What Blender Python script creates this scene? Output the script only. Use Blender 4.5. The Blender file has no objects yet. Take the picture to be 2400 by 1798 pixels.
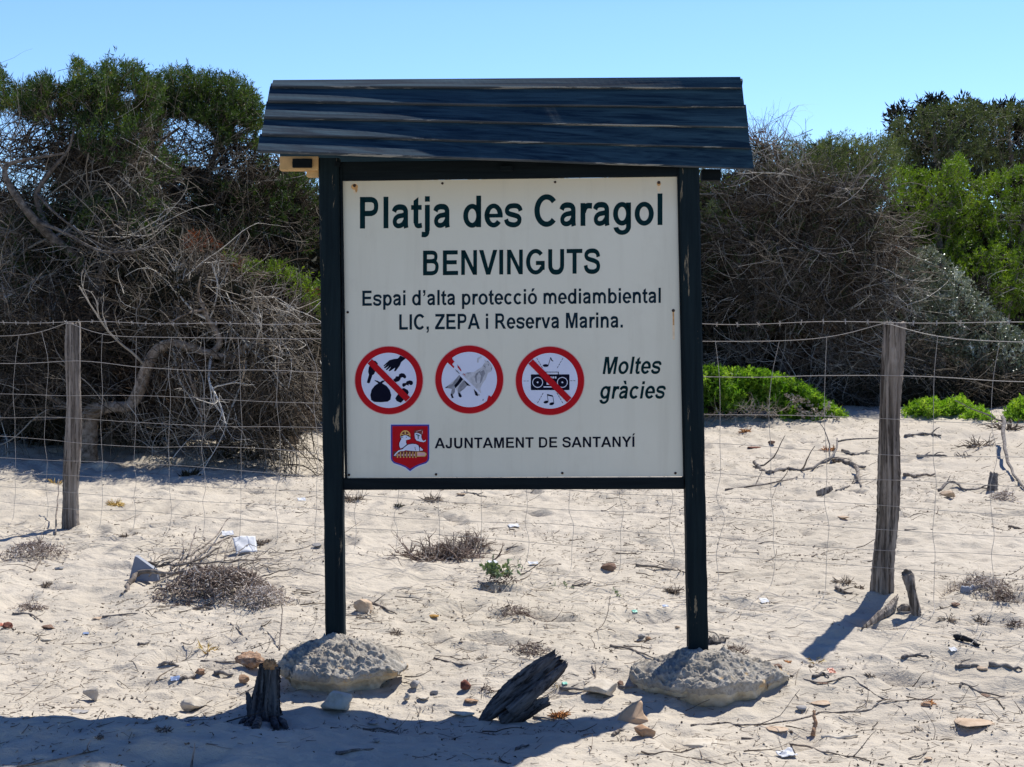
import bpy, math, random
import numpy as np
from mathutils import Vector
from mathutils.geometry import tessellate_polygon

# ------------------------------------------------------------------ camera, world, sun, exposure
F = 3200.0            # focal length in photo pixels (2400 wide)
HZ = 755.0            # photo row of the eye level
EYE = 1.3
scene = bpy.context.scene
col = scene.collection
cam = bpy.data.cameras.new('camera')
cam.sensor_width = 36.0
cam.lens = 36.0 * F / 2400.0
cam.shift_y = -(899.0 - HZ) / 2400.0
cam.clip_start = 0.05
cam.clip_end = 3000.0
cam_o = bpy.data.objects.new('camera', cam)
cam_o.location = (0, 0, EYE)
cam_o.rotation_euler = (math.radians(90), 0, 0)
col.objects.link(cam_o)
scene.camera = cam_o

SUN = Vector((0.337, 0.482, 0.809)).normalized()
EL = math.asin(SUN.z)
AZ = math.atan2(SUN.x, SUN.y)
world = bpy.data.worlds.new("World")
scene.world = world
world.use_nodes = True
wn = world.node_tree
bg = wn.nodes['Background']
sky = wn.nodes.new('ShaderNodeTexSky')
sky.sky_type = 'NISHITA'
sky.sun_disc = False
sky.sun_elevation = EL
sky.sun_rotation = AZ
sky.altitude = 10.0
sky.air_density = 1.0
sky.dust_density = 0.05
sky.ozone_density = 2.0
# the deep blue dome: the zenith is darker and bluer than the band above the horizon
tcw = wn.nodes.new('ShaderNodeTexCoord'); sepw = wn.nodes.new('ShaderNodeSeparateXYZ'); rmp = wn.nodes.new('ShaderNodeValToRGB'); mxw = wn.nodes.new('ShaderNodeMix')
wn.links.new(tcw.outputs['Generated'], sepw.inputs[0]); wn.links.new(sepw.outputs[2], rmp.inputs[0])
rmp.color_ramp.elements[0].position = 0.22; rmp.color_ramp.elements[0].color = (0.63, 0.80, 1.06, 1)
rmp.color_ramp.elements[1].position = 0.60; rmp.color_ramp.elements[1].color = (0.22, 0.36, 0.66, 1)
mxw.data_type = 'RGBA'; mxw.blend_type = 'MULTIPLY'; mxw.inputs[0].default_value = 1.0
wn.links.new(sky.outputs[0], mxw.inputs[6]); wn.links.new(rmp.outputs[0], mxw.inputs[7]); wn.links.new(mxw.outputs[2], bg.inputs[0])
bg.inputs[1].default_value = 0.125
sl = bpy.data.lights.new('sun', 'SUN')
sl.energy = 4.8
sl.angle = math.radians(0.5)
sl.color = (1.0, 0.965, 0.90)
so = bpy.data.objects.new('sun', sl)
so.rotation_euler = (-SUN).to_track_quat('-Z', 'Y').to_euler()
so.location = (0, 0, 20)
col.objects.link(so)
scene.view_settings.view_transform = 'Standard'
scene.view_settings.look = 'None'
scene.view_settings.exposure = 0.57
scene.view_settings.gamma = 1.0
scene.cycles.max_bounces = 8
scene.cycles.diffuse_bounces = 4
scene.cycles.transmission_bounces = 4
scene.cycles.use_denoising = True

# ------------------------------------------------------------------ numeric helpers
rng = np.random.default_rng(7)

def hash2(ix, iy, s):
    h = (ix.astype(np.int64) * 374761393 + iy.astype(np.int64) * 668265263 + s * 974634777) & 0xFFFFFFFF
    h = ((h ^ (h >> 13)) * 1274126177) & 0xFFFFFFFF
    h = h ^ (h >> 16)
    return (h & 0xFFFF) / 65535.0

def vnoise(x, y, s=0):
    x = np.asarray(x, float); y = np.asarray(y, float)
    ix = np.floor(x); iy = np.floor(y)
    fx = x - ix; fy = y - iy
    fx = fx * fx * fx * (fx * (fx * 6 - 15) + 10); fy = fy * fy * fy * (fy * (fy * 6 - 15) + 10)
    a = hash2(ix, iy, s); b = hash2(ix + 1, iy, s); c = hash2(ix, iy + 1, s); d = hash2(ix + 1, iy + 1, s)
    return (a + (b - a) * fx) * (1 - fy) + (c + (d - c) * fx) * fy

def fbm(x, y, s=0, o=4):
    r = 0; a = 1; t = 0
    for k in range(o):
        r = r + a * (vnoise(x * 2 ** k, y * 2 ** k, s + k) - 0.5); t += a; a *= 0.5
    return r / t * 2

class Wave3:
    def __init__(self, seed, freq, n=7):
        r = np.random.default_rng(seed)
        self.k = r.normal(size=(n, 3)) * freq
        self.p = r.uniform(0, 6.28, n)
    def __call__(self, P):
        return np.sin(P @ self.k.T + self.p).mean(1) * math.sqrt(len(self.p)) * 0.7

def nrm(v):
    return v / np.maximum(np.linalg.norm(v, axis=-1, keepdims=True), 1e-9)

# ------------------------------------------------------------------ terrain height
PY = {
 'l': ([-40, 0, 3.0, 4.1, 4.35, 4.5, 4.8, 5.1, 5.6, 6.5, 8.5, 11, 13, 16, 25, 60, 3000],
       [-.5, -.45, -.36, -.085, .005, -.01, -.10, -.15, -.12, -.05, 0, .06, .15, .3, .5, .6, .6]),
 'c': ([-40, 0, 3.0, 4.1, 4.5, 4.95, 5.25, 5.6, 6.5, 8, 11, 14, 18, 25, 60, 3000],
       [-.5, -.4, -.28, -.085, -.11, -.17, -.15, -.10, -.02, 0, 0, .1, .25, .5, .6, .6]),
 'r': ([-40, 0, 3.0, 4.1, 4.5, 5.0, 5.4, 6.0, 6.45, 8, 11, 13, 15, 16.5, 18, 25, 40, 60, 3000],
       [-.5, -.4, -.25, -.11, -.15, -.18, -.13, -.06, 0, 0, -.03, .05, .2, .27, .2, .7, 1.2, 1.0, .6])}

def prof(k, y):
    xs, zs = PY[k]
    r = 0
    for d in (-.03, -.015, 0, .015, .03):
        r = r + np.interp(y * (1 + d), xs, zs)
    return r / 5

def G(x, y):
    x = np.asarray(x, float); y = np.asarray(y, float)
    a = np.clip(x / np.maximum(y, 2.0), -.5, .5)
    wl = np.clip((-a - .08) / .2, 0, 1); wr = np.clip((a - .06) / .16, 0, 1)
    wl = wl * wl * (3 - 2 * wl); wr = wr * wr * (3 - 2 * wr)
    z = prof('c', y) * (1 - wl - wr) + prof('l', y) * wl + prof('r', y) * wr
    near = np.clip((40 - np.abs(y)) / 30, 0, 1)
    near = near * (1 + .7 * np.clip((y - 6.5) / 5, 0, 1))
    z = z + .018 * fbm(x * 1.1 + 3, y * 1.1, 11, 2) * near
    z = z + .024 * fbm(x * 3.1, y * 2.6 + 5, 21, 3) * near
    z = z + .016 * (1 - np.abs(fbm(x * 5 + 9, y * 8, 31, 2))) * near
    z = z + .012 * fbm(x * 13, y * 17 + 3, 41, 3) * near
    cs = .42; ix = np.floor(x / cs); iy = np.floor(y / cs); dent = 0        # old, wind-softened footprints
    for dx in (-1, 0, 1):
        for dy in (-1, 0, 1):
            jx = ix + dx; jy = iy + dy; h1 = hash2(jx, jy, 301); h2 = hash2(jx, jy, 302); h3 = hash2(jx, jy, 303) * 3.14; h4 = hash2(jx, jy, 304)
            ux = x - (jx + h1) * cs; uy = y - (jy + h2) * cs; c = np.cos(h3); s_ = np.sin(h3)
            a1 = (ux * c + uy * s_) / .12; b1 = (-ux * s_ + uy * c) / .055; q = a1 * a1 + b1 * b1
            dent = dent + np.where(h4 > .35, h4, 0) * (-.038 * np.exp(-q * .8) + .014 * np.exp(-(np.sqrt(q) - 1.7) ** 2 * 2.5))
    return z + dent * near

def Wp(px, py, Y):
    return np.array([(px - 1200) / F * Y, Y, EYE + (HZ - py) / F * Y])

_ys = np.geomspace(3.6, 80, 5000)
def GP(px, py):
    h = EYE + (HZ - py) / F * _ys
    g = G((px - 1200) / F * _ys, _ys)
    i = int(np.argmax(h <= g))
    if h[i] > g[i]: i = len(_ys) - 1
    Y = _ys[i]; x = (px - 1200) / F * Y
    return np.array([x, Y, float(G(x, Y))])

# ------------------------------------------------------------------ object helpers
def mesh_np(name, V, faces, mats, smooth=True, tone=None, midx=None, parent=None, base=None):
    V = np.asarray(V, float).reshape(-1, 3)
    off = np.zeros(3)
    if parent is not None:
        off = np.array(parent['_b'][:])
    elif base is not None:
        off = np.asarray(base, float)
    V = V - off
    me = bpy.data.meshes.new(name)
    me.vertices.add(len(V)); me.vertices.foreach_set('co', V.astype(np.float32).ravel())
    if not isinstance(faces, (list, tuple)): faces = [faces]
    faces = [np.asarray(f, np.int32) for f in faces if len(f)]
    tot = np.concatenate([np.full(len(f), f.shape[1], np.int32) for f in faces])
    idx = np.concatenate([f.ravel() for f in faces])
    st = np.concatenate([[0], np.cumsum(tot)[:-1]]).astype(np.int32)
    me.loops.add(len(idx)); me.loops.foreach_set('vertex_index', idx)
    me.polygons.add(len(tot)); me.polygons.foreach_set('loop_start', st); me.polygons.foreach_set('loop_total', tot)
    me.polygons.foreach_set('use_smooth', np.full(len(tot), smooth))
    if midx is not None: me.polygons.foreach_set('material_index', np.asarray(midx, np.int32))
    if tone is not None:
        at = me.attributes.new('tone', 'FLOAT', 'POINT')
        at.data.foreach_set('value', np.asarray(tone, np.float32).ravel())
    me.update(calc_edges=True)
    me.validate()
    for m in (mats if isinstance(mats, (list, tuple)) else [mats]): me.materials.append(m)
    o = bpy.data.objects.new(name, me); col.objects.link(o)
    if parent is not None:
        o.parent = parent; o['_b'] = list(map(float, parent['_b'][:]))
    else:
        o.location = off; o['_b'] = list(map(float, off))
    return o

def tag(o, label, cat, group=None, kind=None):
    if label: o['label'] = label
    if cat: o['category'] = cat
    if group: o['group'] = group
    if kind: o['kind'] = kind
    return o

def thing(name, label, cat, loc, group=None):
    o = bpy.data.objects.new(name, None); col.objects.link(o)
    o.empty_display_size = .1
    o.location = [float(v) for v in loc]; o['_b'] = [float(v) for v in loc]
    return tag(o, label, cat, group)

class MB:
    """collects vertices and faces for one mesh"""
    def __init__(s): s.V = []; s.f = {}; s.n = 0; s.T = []
    def add(s, V, faces, tone=0.5, mi=0):
        V = np.asarray(V, float).reshape(-1, 3)
        for f in (faces if isinstance(faces, list) else [faces]):
            f = np.asarray(f, np.int64)
            if len(f): s.f.setdefault((f.shape[1], mi), []).append(f + s.n)
        s.V.append(V); s.n += len(V)
        s.T.append(np.broadcast_to(np.asarray(tone, float), (len(V),)) if np.ndim(tone) < 1 or len(tone) != len(V) else np.asarray(tone, float))
        return s
    def build(s, name, mats, parent=None, smooth=True, base=None):
        fs = []; mi = []
        for (k, m), l in s.f.items():
            a = np.concatenate(l); fs.append(a); mi.append(np.full(len(a), m))
        return mesh_np(name, np.concatenate(s.V), fs, mats, smooth, np.concatenate(s.T), np.concatenate(mi), parent, base)

def tubes(P, R, sides=3):
    """P (N,S,3) polylines, R (N,S) radii -> verts, quads (+ vertex count per strand)"""
    N, S, _ = P.shape
    T = nrm(np.gradient(P, axis=1))
    ref = np.where(np.abs(T[..., 2:3]) > .9, np.array([1., 0, 0]), np.array([0, 0, 1.]))
    U = nrm(np.cross(T, ref)); Vv = np.cross(T, U)
    a = np.arange(sides) / sides * 2 * np.pi
    ring = P[:, :, None] + R[:, :, None, None] * (U[:, :, None] * np.cos(a)[None, None, :, None] + Vv[:, :, None] * np.sin(a)[None, None, :, None])
    b = (np.arange(N)[:, None, None] * S + np.arange(S - 1)[None, :, None]) * sides
    k = np.arange(sides)[None, None, :]; k2 = (k + 1) % sides
    q = np.stack([b + k, b + k2, b + k2 + sides, b + k + sides], -1).reshape(-1, 4)
    return ring.reshape(-1, 3), q

def grow(O, D, L, seg, wig, r, bend=None, rnd=rng, sway=.5):
    N = len(O); P = np.zeros((N, seg + 1, 3)); P[:, 0] = O
    d = nrm(D); cur = rnd.normal(size=(N, 3)) * wig * sway
    st = (np.broadcast_to(L, (N,)) / seg)[:, None]
    for i in range(seg):
        cur = cur * .75 + rnd.normal(size=(N, 3)) * wig * .5
        d = d + cur + rnd.normal(size=(N, 3)) * wig * .5
        if bend is not None: d = d + bend
        d = nrm(d); P[:, i + 1] = P[:, i] + d * st
    R = np.linspace(1, .35, seg + 1)[None] * np.broadcast_to(r, (N,))[:, None]
    return P, R

def smooth_path(pts, n=10):
    p = np.asarray(pts, float)
    q = np.vstack([2 * p[0] - p[1], p, 2 * p[-1] - p[-2]])
    out = []
    for i in range(1, len(q) - 2):
        for t in np.arange(n) / n:
            a, b, c, d = q[i - 1], q[i], q[i + 1], q[i + 2]
            out.append(.5 * (2 * b + (c - a) * t + (2 * a - 5 * b + 4 * c - d) * t * t + (3 * b - a - 3 * c + d) * t ** 3))
    out.append(p[-1])
    return np.array(out)

def log(path, radii, n_ang=22, groove=.12, seed=0, flat=1.0, jag=0.0, sub=8, rough=.05, twist=.4, flatdir=None):
    """tapered, grooved timber: list of (verts, faces) along a path"""
    r0 = np.random.default_rng(seed)
    pp = smooth_path(np.column_stack([path, radii]), sub)
    P = pp[:, :3]; R = np.maximum(pp[:, 3], 1e-4); S = len(P)
    T = nrm(np.gradient(P, axis=0))
    ref = np.array([0, 1., 0]) if flatdir is None else np.asarray(flatdir, float)
    U = nrm(np.cross(T, ref)); Vv = nrm(np.cross(U, T))
    a = np.arange(n_ang) / n_ang * 2 * np.pi
    g = r0.normal(size=n_ang) * groove
    g2 = r0.normal(size=n_ang) * groove
    tt = np.linspace(0, 1, S)[:, None]
    gr = g[None] * (1 - tt) + g2[None] * tt + r0.normal(size=(S, n_ang)) * rough
    gr = gr + .5 * groove * np.sin(a[None] * 2 + tt * 5 * twist + seed)
    rr = R[:, None] * (1 + gr)
    ring = P[:, None] + U[:, None] * (rr * np.cos(a))[..., None] + Vv[:, None] * (rr * np.sin(a) * flat)[..., None]
    if jag:
        j = r0.uniform(-1, 1, n_ang) * jag
        ring[-1] += T[-1] * j[:, None]; ring[-2] += T[-1] * (j * .6)[:, None]
    Vt = ring.reshape(-1, 3)
    b = np.arange(S - 1)[:, None] * n_ang; k = np.arange(n_ang)[None]; k2 = (k + 1) % n_ang
    q = np.stack([b + k, b + k2, b + k2 + n_ang, b + k + n_ang], -1).reshape(-1, 4)
    c0 = len(Vt); Vt = np.vstack([Vt, P[0] - T[0] * R[0] * .1, ring[-1].mean(0) - T[-1] * R[-1] * .15])
    kk = np.arange(n_ang); kk2 = (kk + 1) % n_ang
    t = np.vstack([np.stack([kk2, kk, np.full(n_ang, c0)], -1), np.stack([kk + (S - 1) * n_ang, kk2 + (S - 1) * n_ang, np.full(n_ang, c0 + 1)], -1)])
    return Vt, [q, t]

def ico(sub):
    import bmesh
    bm = bmesh.new(); bmesh.ops.create_icosphere(bm, subdivisions=sub, radius=1)
    V = np.array([v.co[:] for v in bm.verts]); Fc = np.array([[v.index for v in f.verts] for f in bm.faces]); bm.free()
    return V, Fc
ICO3 = ico(4); ICO2 = ico(2); ICO1 = ico(1)

def box(p0, p1):
    (x0, y0, z0), (x1, y1, z1) = p0, p1
    V = [(x0, y0, z0), (x1, y0, z0), (x1, y1, z0), (x0, y1, z0), (x0, y0, z1), (x1, y0, z1), (x1, y1, z1), (x0, y1, z1)]
    Fq = [(3, 2, 1, 0), (4, 5, 6, 7), (0, 1, 5, 4), (1, 2, 6, 5), (2, 3, 7, 6), (3, 0, 4, 7)]
    return np.array(V, float), np.array(Fq)

def bevel(o, w, seg=2):
    m = o.modifiers.new('bevel', 'BEVEL'); m.width = w; m.segments = seg; m.limit_method = 'ANGLE'; m.angle_limit = math.radians(40)
    return o

# ------------------------------------------------------------------ materials
class NT:
    def __init__(s, name):
        s.m = bpy.data.materials.new(name); s.m.use_nodes = True; s.t = s.m.node_tree
        s.b = s.t.nodes['Principled BSDF']; s.out = s.t.nodes['Material Output']
        s.tc = s.t.nodes.new('ShaderNodeTexCoord')
    def n(s, typ, **kw):
        x = s.t.nodes.new(typ)
        for k, v in kw.items(): setattr(x, k, v)
        return x
    def l(s, a, b): s.t.links.new(a, b)
    def noise(s, scale, detail=4, rough=.6, stretch=None, dist=0):
        x = s.n('ShaderNodeTexNoise'); x.inputs['Scale'].default_value = scale; x.inputs['Detail'].default_value = detail
        x.inputs['Roughness'].default_value = rough; x.inputs['Distortion'].default_value = dist
        src = getattr(s, 'src', s.tc.outputs['Object'])
        if stretch:
            mp = s.n('ShaderNodeMapping'); mp.inputs['Scale'].default_value = stretch; s.l(src, mp.inputs['Vector']); src = mp.outputs[0]
        s.l(src, x.inputs['Vector']); return x.outputs['Fac']
    def ramp(s, fac, stops, interp='LINEAR'):
        x = s.n('ShaderNodeValToRGB'); cr = x.color_ramp; cr.interpolation = interp
        while len(cr.elements) < len(stops): cr.elements.new(.5)
        for e, (p, c) in zip(cr.elements, stops):
            e.position = p; e.color = (c[0], c[1], c[2], 1) if len(c) == 3 else c
        s.l(fac, x.inputs[0]); return x.outputs[0]
    def mix(s, fac, a, b, typ='MIX'):
        x = s.n('ShaderNodeMix', data_type='RGBA', blend_type=typ)
        for sock, v in ((x.inputs[0], fac), (x.inputs[6], a), (x.inputs[7], b)):
            if isinstance(v, (int, float)): sock.default_value = v
            elif isinstance(v, tuple): sock.default_value = (v[0], v[1], v[2], 1)
            else: s.l(v, sock)
        return x.outputs[2]
    def bump(s, h, strength, dist):
        x = s.n('ShaderNodeBump'); x.inputs['Strength'].default_value = strength; x.inputs['Distance'].default_value = dist
        s.l(h, x.inputs['Height']); s.l(x.outputs[0], s.b.inputs['Normal']); return x
    def turn(s, ang):
        x = s.n('ShaderNodeVectorRotate', rotation_type='Y_AXIS'); x.inputs['Angle'].default_value = ang
        s.l(s.tc.outputs['Object'], x.inputs['Vector']); s.src = x.outputs[0]
    def attr(s, name='tone'):
        x = s.n('ShaderNodeAttribute', attribute_name=name); return x.outputs['Fac']
    def done(s, colr=None, rough=.8, spec=.3):
        if colr is not None:
            if isinstance(colr, tuple): s.b.inputs['Base Color'].default_value = (*colr, 1)
            else: s.l(colr, s.b.inputs['Base Color'])
        s.b.inputs['Roughness'].default_value = rough
        s.b.inputs['Specular IOR Level'].default_value = spec
        return s.m

def gray(v): return (v, v, v)

def mat_plain(name, c, rough=.6, var=.15, scale=30, spec=.3, bump=0.0, bd=.002):
    t = NT(name); f = t.noise(scale, 3)
    lo = tuple(x * (1 - var) for x in c); hi = tuple(min(1, x * (1 + var)) for x in c)
    cc = t.ramp(f, [(.3, lo), (.7, hi)])
    if bump: t.bump(t.noise(scale * 2, 5), bump, bd)
    return t.done(cc, rough, spec)

def mat_sand():
    t = NT('sand')
    big = t.noise(.9, 3); mid = t.noise(9, 5, .65); fine = t.noise(210, 3, .7)
    c = t.ramp(big, [(.35, (.42, .37, .295)), (.65, (.48, .425, .345))])
    c = t.mix(t.ramp(mid, [(.45, gray(0)), (.75, gray(.45))]), c, (.36, .31, .245))
    c = t.mix(t.ramp(fine, [(.60, gray(0)), (.72, gray(.45))]), c, (.26, .21, .16))
    c = t.mix(t.ramp(t.noise(330, 2, .6), [(.66, gray(0)), (.74, gray(.5))]), c, (.72, .68, .6))
    ma = t.n('ShaderNodeMath', operation='ADD')
    m1 = t.n('ShaderNodeMath', operation='MULTIPLY'); m1.inputs[1].default_value = 3.0
    t.l(t.noise(26, 4, .6, (1, 1.5, 1)), m1.inputs[0]); t.l(m1.outputs[0], ma.inputs[0]); t.l(t.noise(120, 4, .7), ma.inputs[1])
    t.bump(ma.outputs[0], .55, .008)
    return t.done(c, .95, .15)

def mat_weathered_wood(name='weathered_wood', c0=(.06, .05, .043), c1=(.23, .198, .17), c2=(.38, .335, .29), axis='z', sc=38, ang=None):
    t = NT(name)
    if ang is not None: t.turn(ang)
    st = {'z': (1, 1, .06), 'x': (.06, 1, 1), 'n': (1, 1, 1)}[axis]
    f = t.noise(sc, 6, .65, st, .3)
    c = t.ramp(f, [(.36, c0), (.50, c1), (.66, c2)])
    if axis != 'n': c = t.mix(t.ramp(t.noise(sc * 2.1, 3, .55, (st[0], st[1], st[2] * .5) if axis == 'z' else (st[0] * .5, 1, 1), .4), [(.38, gray(.9)), (.45, gray(0))]), c, (c0[0] * .35, c0[1] * .35, c0[2] * .35))
    c = t.mix(t.ramp(t.noise(6, 3), [(.4, gray(0)), (.7, gray(.45))]), c, (c1[0] * .75, c1[1] * .68, c1[2] * .62))
    t.bump(f, .9, .012)
    return t.done(c, .9, .15)

def mat_paint_board(name, paint, paint2, bare, axis, wear=.60, gl=.45):
    t = NT(name); st = {'z': (1, 1, .05), 'x': (.05, 1, 1)}[axis]
    g = t.noise(55, 6, .6, st, .6)
    c = t.ramp(g, [(.35, paint), (.66, paint2)])
    w = t.noise(24, 6, .72, {'z': (1, 1, .16), 'x': (.10, 1, 1)}[axis], .4)
    c = t.mix(t.ramp(w, [(wear, gray(0)), (wear + .03, gray(.85))]), c, bare)
    t.bump(g, .5, .004)
    return t.done(c, gl, .10)

def mat_leaf(name, stops, rough=.5, trans=.35, tcol=(1.0, 1.0, .35), spec=.3):
    t = NT(name); a = t.attr()
    c = t.ramp(a, stops)
    t.done(c, rough, spec)
    if trans:
        tr = t.n('ShaderNodeBsdfTranslucent'); t.l(t.mix(1.0, c, tcol, 'MULTIPLY'), tr.inputs[0])
        mx = t.n('ShaderNodeMixShader'); mx.inputs[0].default_value = trans
        t.l(t.b.outputs[0], mx.inputs[1]); t.l(tr.outputs[0], mx.inputs[2]); t.l(mx.outputs[0], t.out.inputs[0])
    return t.m

def mat_tone(name, stops, rough=.9, spec=.1):
    t = NT(name); return t.done(t.ramp(t.attr(), stops), rough, spec)

def mat_rock(name, c0, c1, c2, sc=22, bump=.8, bd=.02):
    t = NT(name); f = t.noise(sc, 7, .7)
    c = t.ramp(f, [(.3, c0), (.5, c1), (.7, c2)])
    t.bump(f, bump, bd); return t.done(c, .92, .15)

M_sand = mat_sand()
M_wood = mat_weathered_wood('fence_wood')
M_drift = mat_weathered_wood('driftwood', (.06, .052, .05), (.16, .145, .135), (.27, .245, .22), 'n', 30)
M_slab = mat_weathered_wood('slab_wood', (.030, .027, .027), (.10, .092, .09), (.20, .185, .175), 'x', 40, math.radians(40))
M_stump = mat_weathered_wood('stump_wood', (.025, .023, .025), (.085, .08, .08), (.20, .18, .165), 'z', 46)
M_stumpsun = mat_plain('stump_sunlit', (.40, .20, .085), .9, .45, 60)  # orange paints the sunlight on the stump top
M_post = mat_paint_board('post_paint', (.004, .0095, .013), (.009, .018, .022), (.22, .18, .12), 'z', .62, .8)
M_roof = mat_paint_board('roof_paint', (.005, .018, .036), (.028, .064, .090), (.13, .17, .18), 'x', .74, .75)
M_edge = mat_paint_board('roof_edge', (.02, .03, .04), (.08, .09, .10), (.27, .27, .25), 'x', .56, .7)
M_dark = mat_paint_board('rail_paint', (.0035, .0065, .009), (.007, .012, .015), (.16, .13, .09), 'x', .72, .8)
M_block = mat_plain('raw_timber', (.50, .33, .15), .75, .2, 14)
M_wire = mat_plain('wire_metal', (.34, .31, .28), .55, .2, 60, .5)
M_twig = mat_tone('dead_twigs', [(0, (.036, .028, .019)), (.45, (.105, .083, .060)), (.78, (.30, .262, .212)), (1, (.56, .52, .45))])
M_twigb = mat_tone('brown_twigs', [(0, (.030, .020, .014)), (.5, (.085, .057, .040)), (1, (.24, .18, .13))])
M_bark = mat_weathered_wood('bark', (.07, .058, .048), (.19, .16, .135), (.33, .29, .25), 'n', 22)
M_arch2 = mat_weathered_wood('grey_bark', (.045, .038, .031), (.125, .105, .086), (.23, .20, .17), 'n', 22)
M_arch = mat_weathered_wood('pale_bark', (.08, .06, .045), (.25, .195, .145), (.38, .32, .26), 'n', 22)
M_jun = mat_leaf('juniper_leaf', [(0, (.016, .034, .010)), (.5, (.050, .092, .020)), (.85, (.10, .145, .032)), (1, (.19, .14, .035))], .6, .38)
M_bri = mat_leaf('bright_leaf', [(0, (.060, .115, .012)), (.5, (.13, .22, .018)), (1, (.23, .31, .035))], .5, .45)
M_olv = mat_leaf('olive_leaf', [(0, (.040, .060, .028)), (.6, (.085, .115, .048)), (1, (.14, .17, .075))], .6, .35)
M_gls = mat_leaf('glinting_leaf', [(0, (.07, .09, .055)), (.6, (.15, .18, .12)), (.85, (.34, .37, .30)), (1, (.66, .68, .62))], .38, .12, (1, 1, .5), .5)  # near-white end of the ramp paints glints on the leaves
M_cus = mat_leaf('cushion_leaf', [(0, (.10, .24, .012)), (.45, (.21, .37, .045)), (1, (.34, .48, .08))], .5, .55)
M_inn = mat_leaf('dark_shade_foliage', [(0, (.014, .014, .008)), (.6, (.030, .030, .016)), (1, (.055, .048, .026))], .9, .05)  # near-black tone paints the shade inside bushes; also used for dark tufts
M_rust = mat_leaf('rust_foliage', [(0, (.10, .035, .015)), (1, (.22, .085, .035))], .8, .25, (1, .6, .3))
M_pale = mat_tone('pale_dry', [(0, (.25, .20, .15)), (.5, (.42, .36, .28)), (1, (.62, .56, .47))])
M_weed = mat_tone('dry_seaweed', [(0, (.085, .060, .048)), (.45, (.22, .165, .135)), (.8, (.42, .36, .31)), (1, (.66, .60, .55))])
M_litter = mat_tone('litter', [(0, (.055, .042, .034)), (.45, (.14, .108, .082)), (.75, (.26, .21, .16)), (1, (.58, .52, .44))])
M_straw = mat_tone('yellow_straw', [(0, (.30, .17, .05)), (.6, (.52, .36, .12)), (1, (.62, .50, .22))])
M_orange = mat_tone('orange_dry', [(0, (.20, .075, .025)), (.6, (.42, .19, .07)), (1, (.55, .30, .12))])
M_gplant = mat_leaf('greygreen_leaf', [(0, (.10, .15, .075)), (1, (.24, .30, .17))], .6, .25)
M_stone = mat_rock('pale_stone', (.34, .29, .22), (.50, .44, .35), (.58, .53, .44), 14, .6, .01)
M_tan = mat_rock('tan_stone', (.30, .21, .14), (.44, .33, .23), (.52, .41, .30), 16, .6, .01)
M_brown = mat_rock('brown_stone', (.10, .06, .042), (.19, .12, .085), (.28, .19, .14), 24, .9, .01)
M_red = mat_rock('red_stone', (.07, .028, .02), (.17, .065, .045), (.26, .12, .08), 24, .9, .01)
M_sponge = mat_rock('porous_stone', (.20, .10, .055), (.40, .25, .16), (.54, .40, .29), 40, 1, .02)
M_orst = mat_rock('orange_shard', (.24, .13, .075), (.38, .235, .14), (.48, .34, .23), 30, .9, .01)
M_gst = mat_rock('grey_stone', (.18, .17, .165), (.29, .275, .26), (.40, .38, .35), 22, .5, .01)
M_black = mat_plain('charred', (.012, .012, .014), .7, .3, 40)
M_white = mat_plain('white_scrap', (.52, .53, .55), .6, .05, 20)
M_slate = mat_plain('slate_board', (.20, .22, .27), .6, .15, 12)
M_blueplastic = mat_plain('blue_plastic', (.16, .22, .36), .4, .1, 20)
M_greenplastic = mat_plain('green_plastic', (.06, .36, .26), .4, .1, 20)
M_redplastic = mat_plain('red_plastic', (.42, .13, .07), .4, .1, 20)
M_shell = mat_plain('tan_shard', (.44, .295, .18), .7, .14, 16, .2, .3, .004)

# ------------------------------------------------------------------ ground
def axis(lo, hi, fine_lo, fine_hi, step, growth):
    a = list(np.arange(fine_lo, fine_hi, step)); s = step; x = a[-1]
    while x < hi: s *= growth; x += s; a.append(x)
    s = step; x = fine_lo; b = []
    while x > lo: s *= growth; x -= s; b.append(x)
    return np.array(b[::-1] + a)

xs = axis(-900, 900, -2.9, 2.9, .0125, 1.035)
ysn = list(np.arange(3.85, 6.6, .0125)); s = .0125
while ysn[-1] < 1500:
    s = max(.0125, (ysn[-1] - 4.5) * .0062) if ysn[-1] < 30 else s * 1.06
    ysn.append(ysn[-1] + s)
s = .0125; y = 3.85; b = []
while y > -60: s *= 1.06; y -= s; b.append(y)
ysn = np.array(b[::-1] + ysn)
XX, YY = np.meshgrid(xs, ysn)
ZZ = G(XX, YY)
nx, ny = len(xs), len(ysn)
ii = (np.arange(ny - 1)[:, None] * nx + np.arange(nx - 1)[None]).reshape(-1)
gq = np.stack([ii, ii + 1, ii + 1 + nx, ii + nx], -1)
ground = mesh_np('ground', np.stack([XX, YY, ZZ], -1), gq, M_sand, True)
ground['kind'] = 'structure'

# ------------------------------------------------------------------ the sign
YL, YR = 5.50, 5.455          # depth of the panel at its left and right edge
XL = (802 - 1200) / F * YL; XR = (1600 - 1200) / F * YR
PB = (YR - YL) / (XR - XL); PA = YL - PB * XL
def SP(px, py, off=0.0):      # a point of the sign plane, 'off' metres in front of it
    u = (px - 1200) / F
    Y = PA / (1 - PB * u) - off
    return np.array([u * (Y), Y, EYE + (HZ - py) / F * Y])
def SPp(px, py, off=0.0):     # same spot of the plane pushed straight out along -Y
    p = SP(px, py); p[1] -= off; return p

sign = thing('info_sign', 'dark painted timber notice board with plank roof on two posts', 'sign', SP(1210, 1510))

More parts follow.
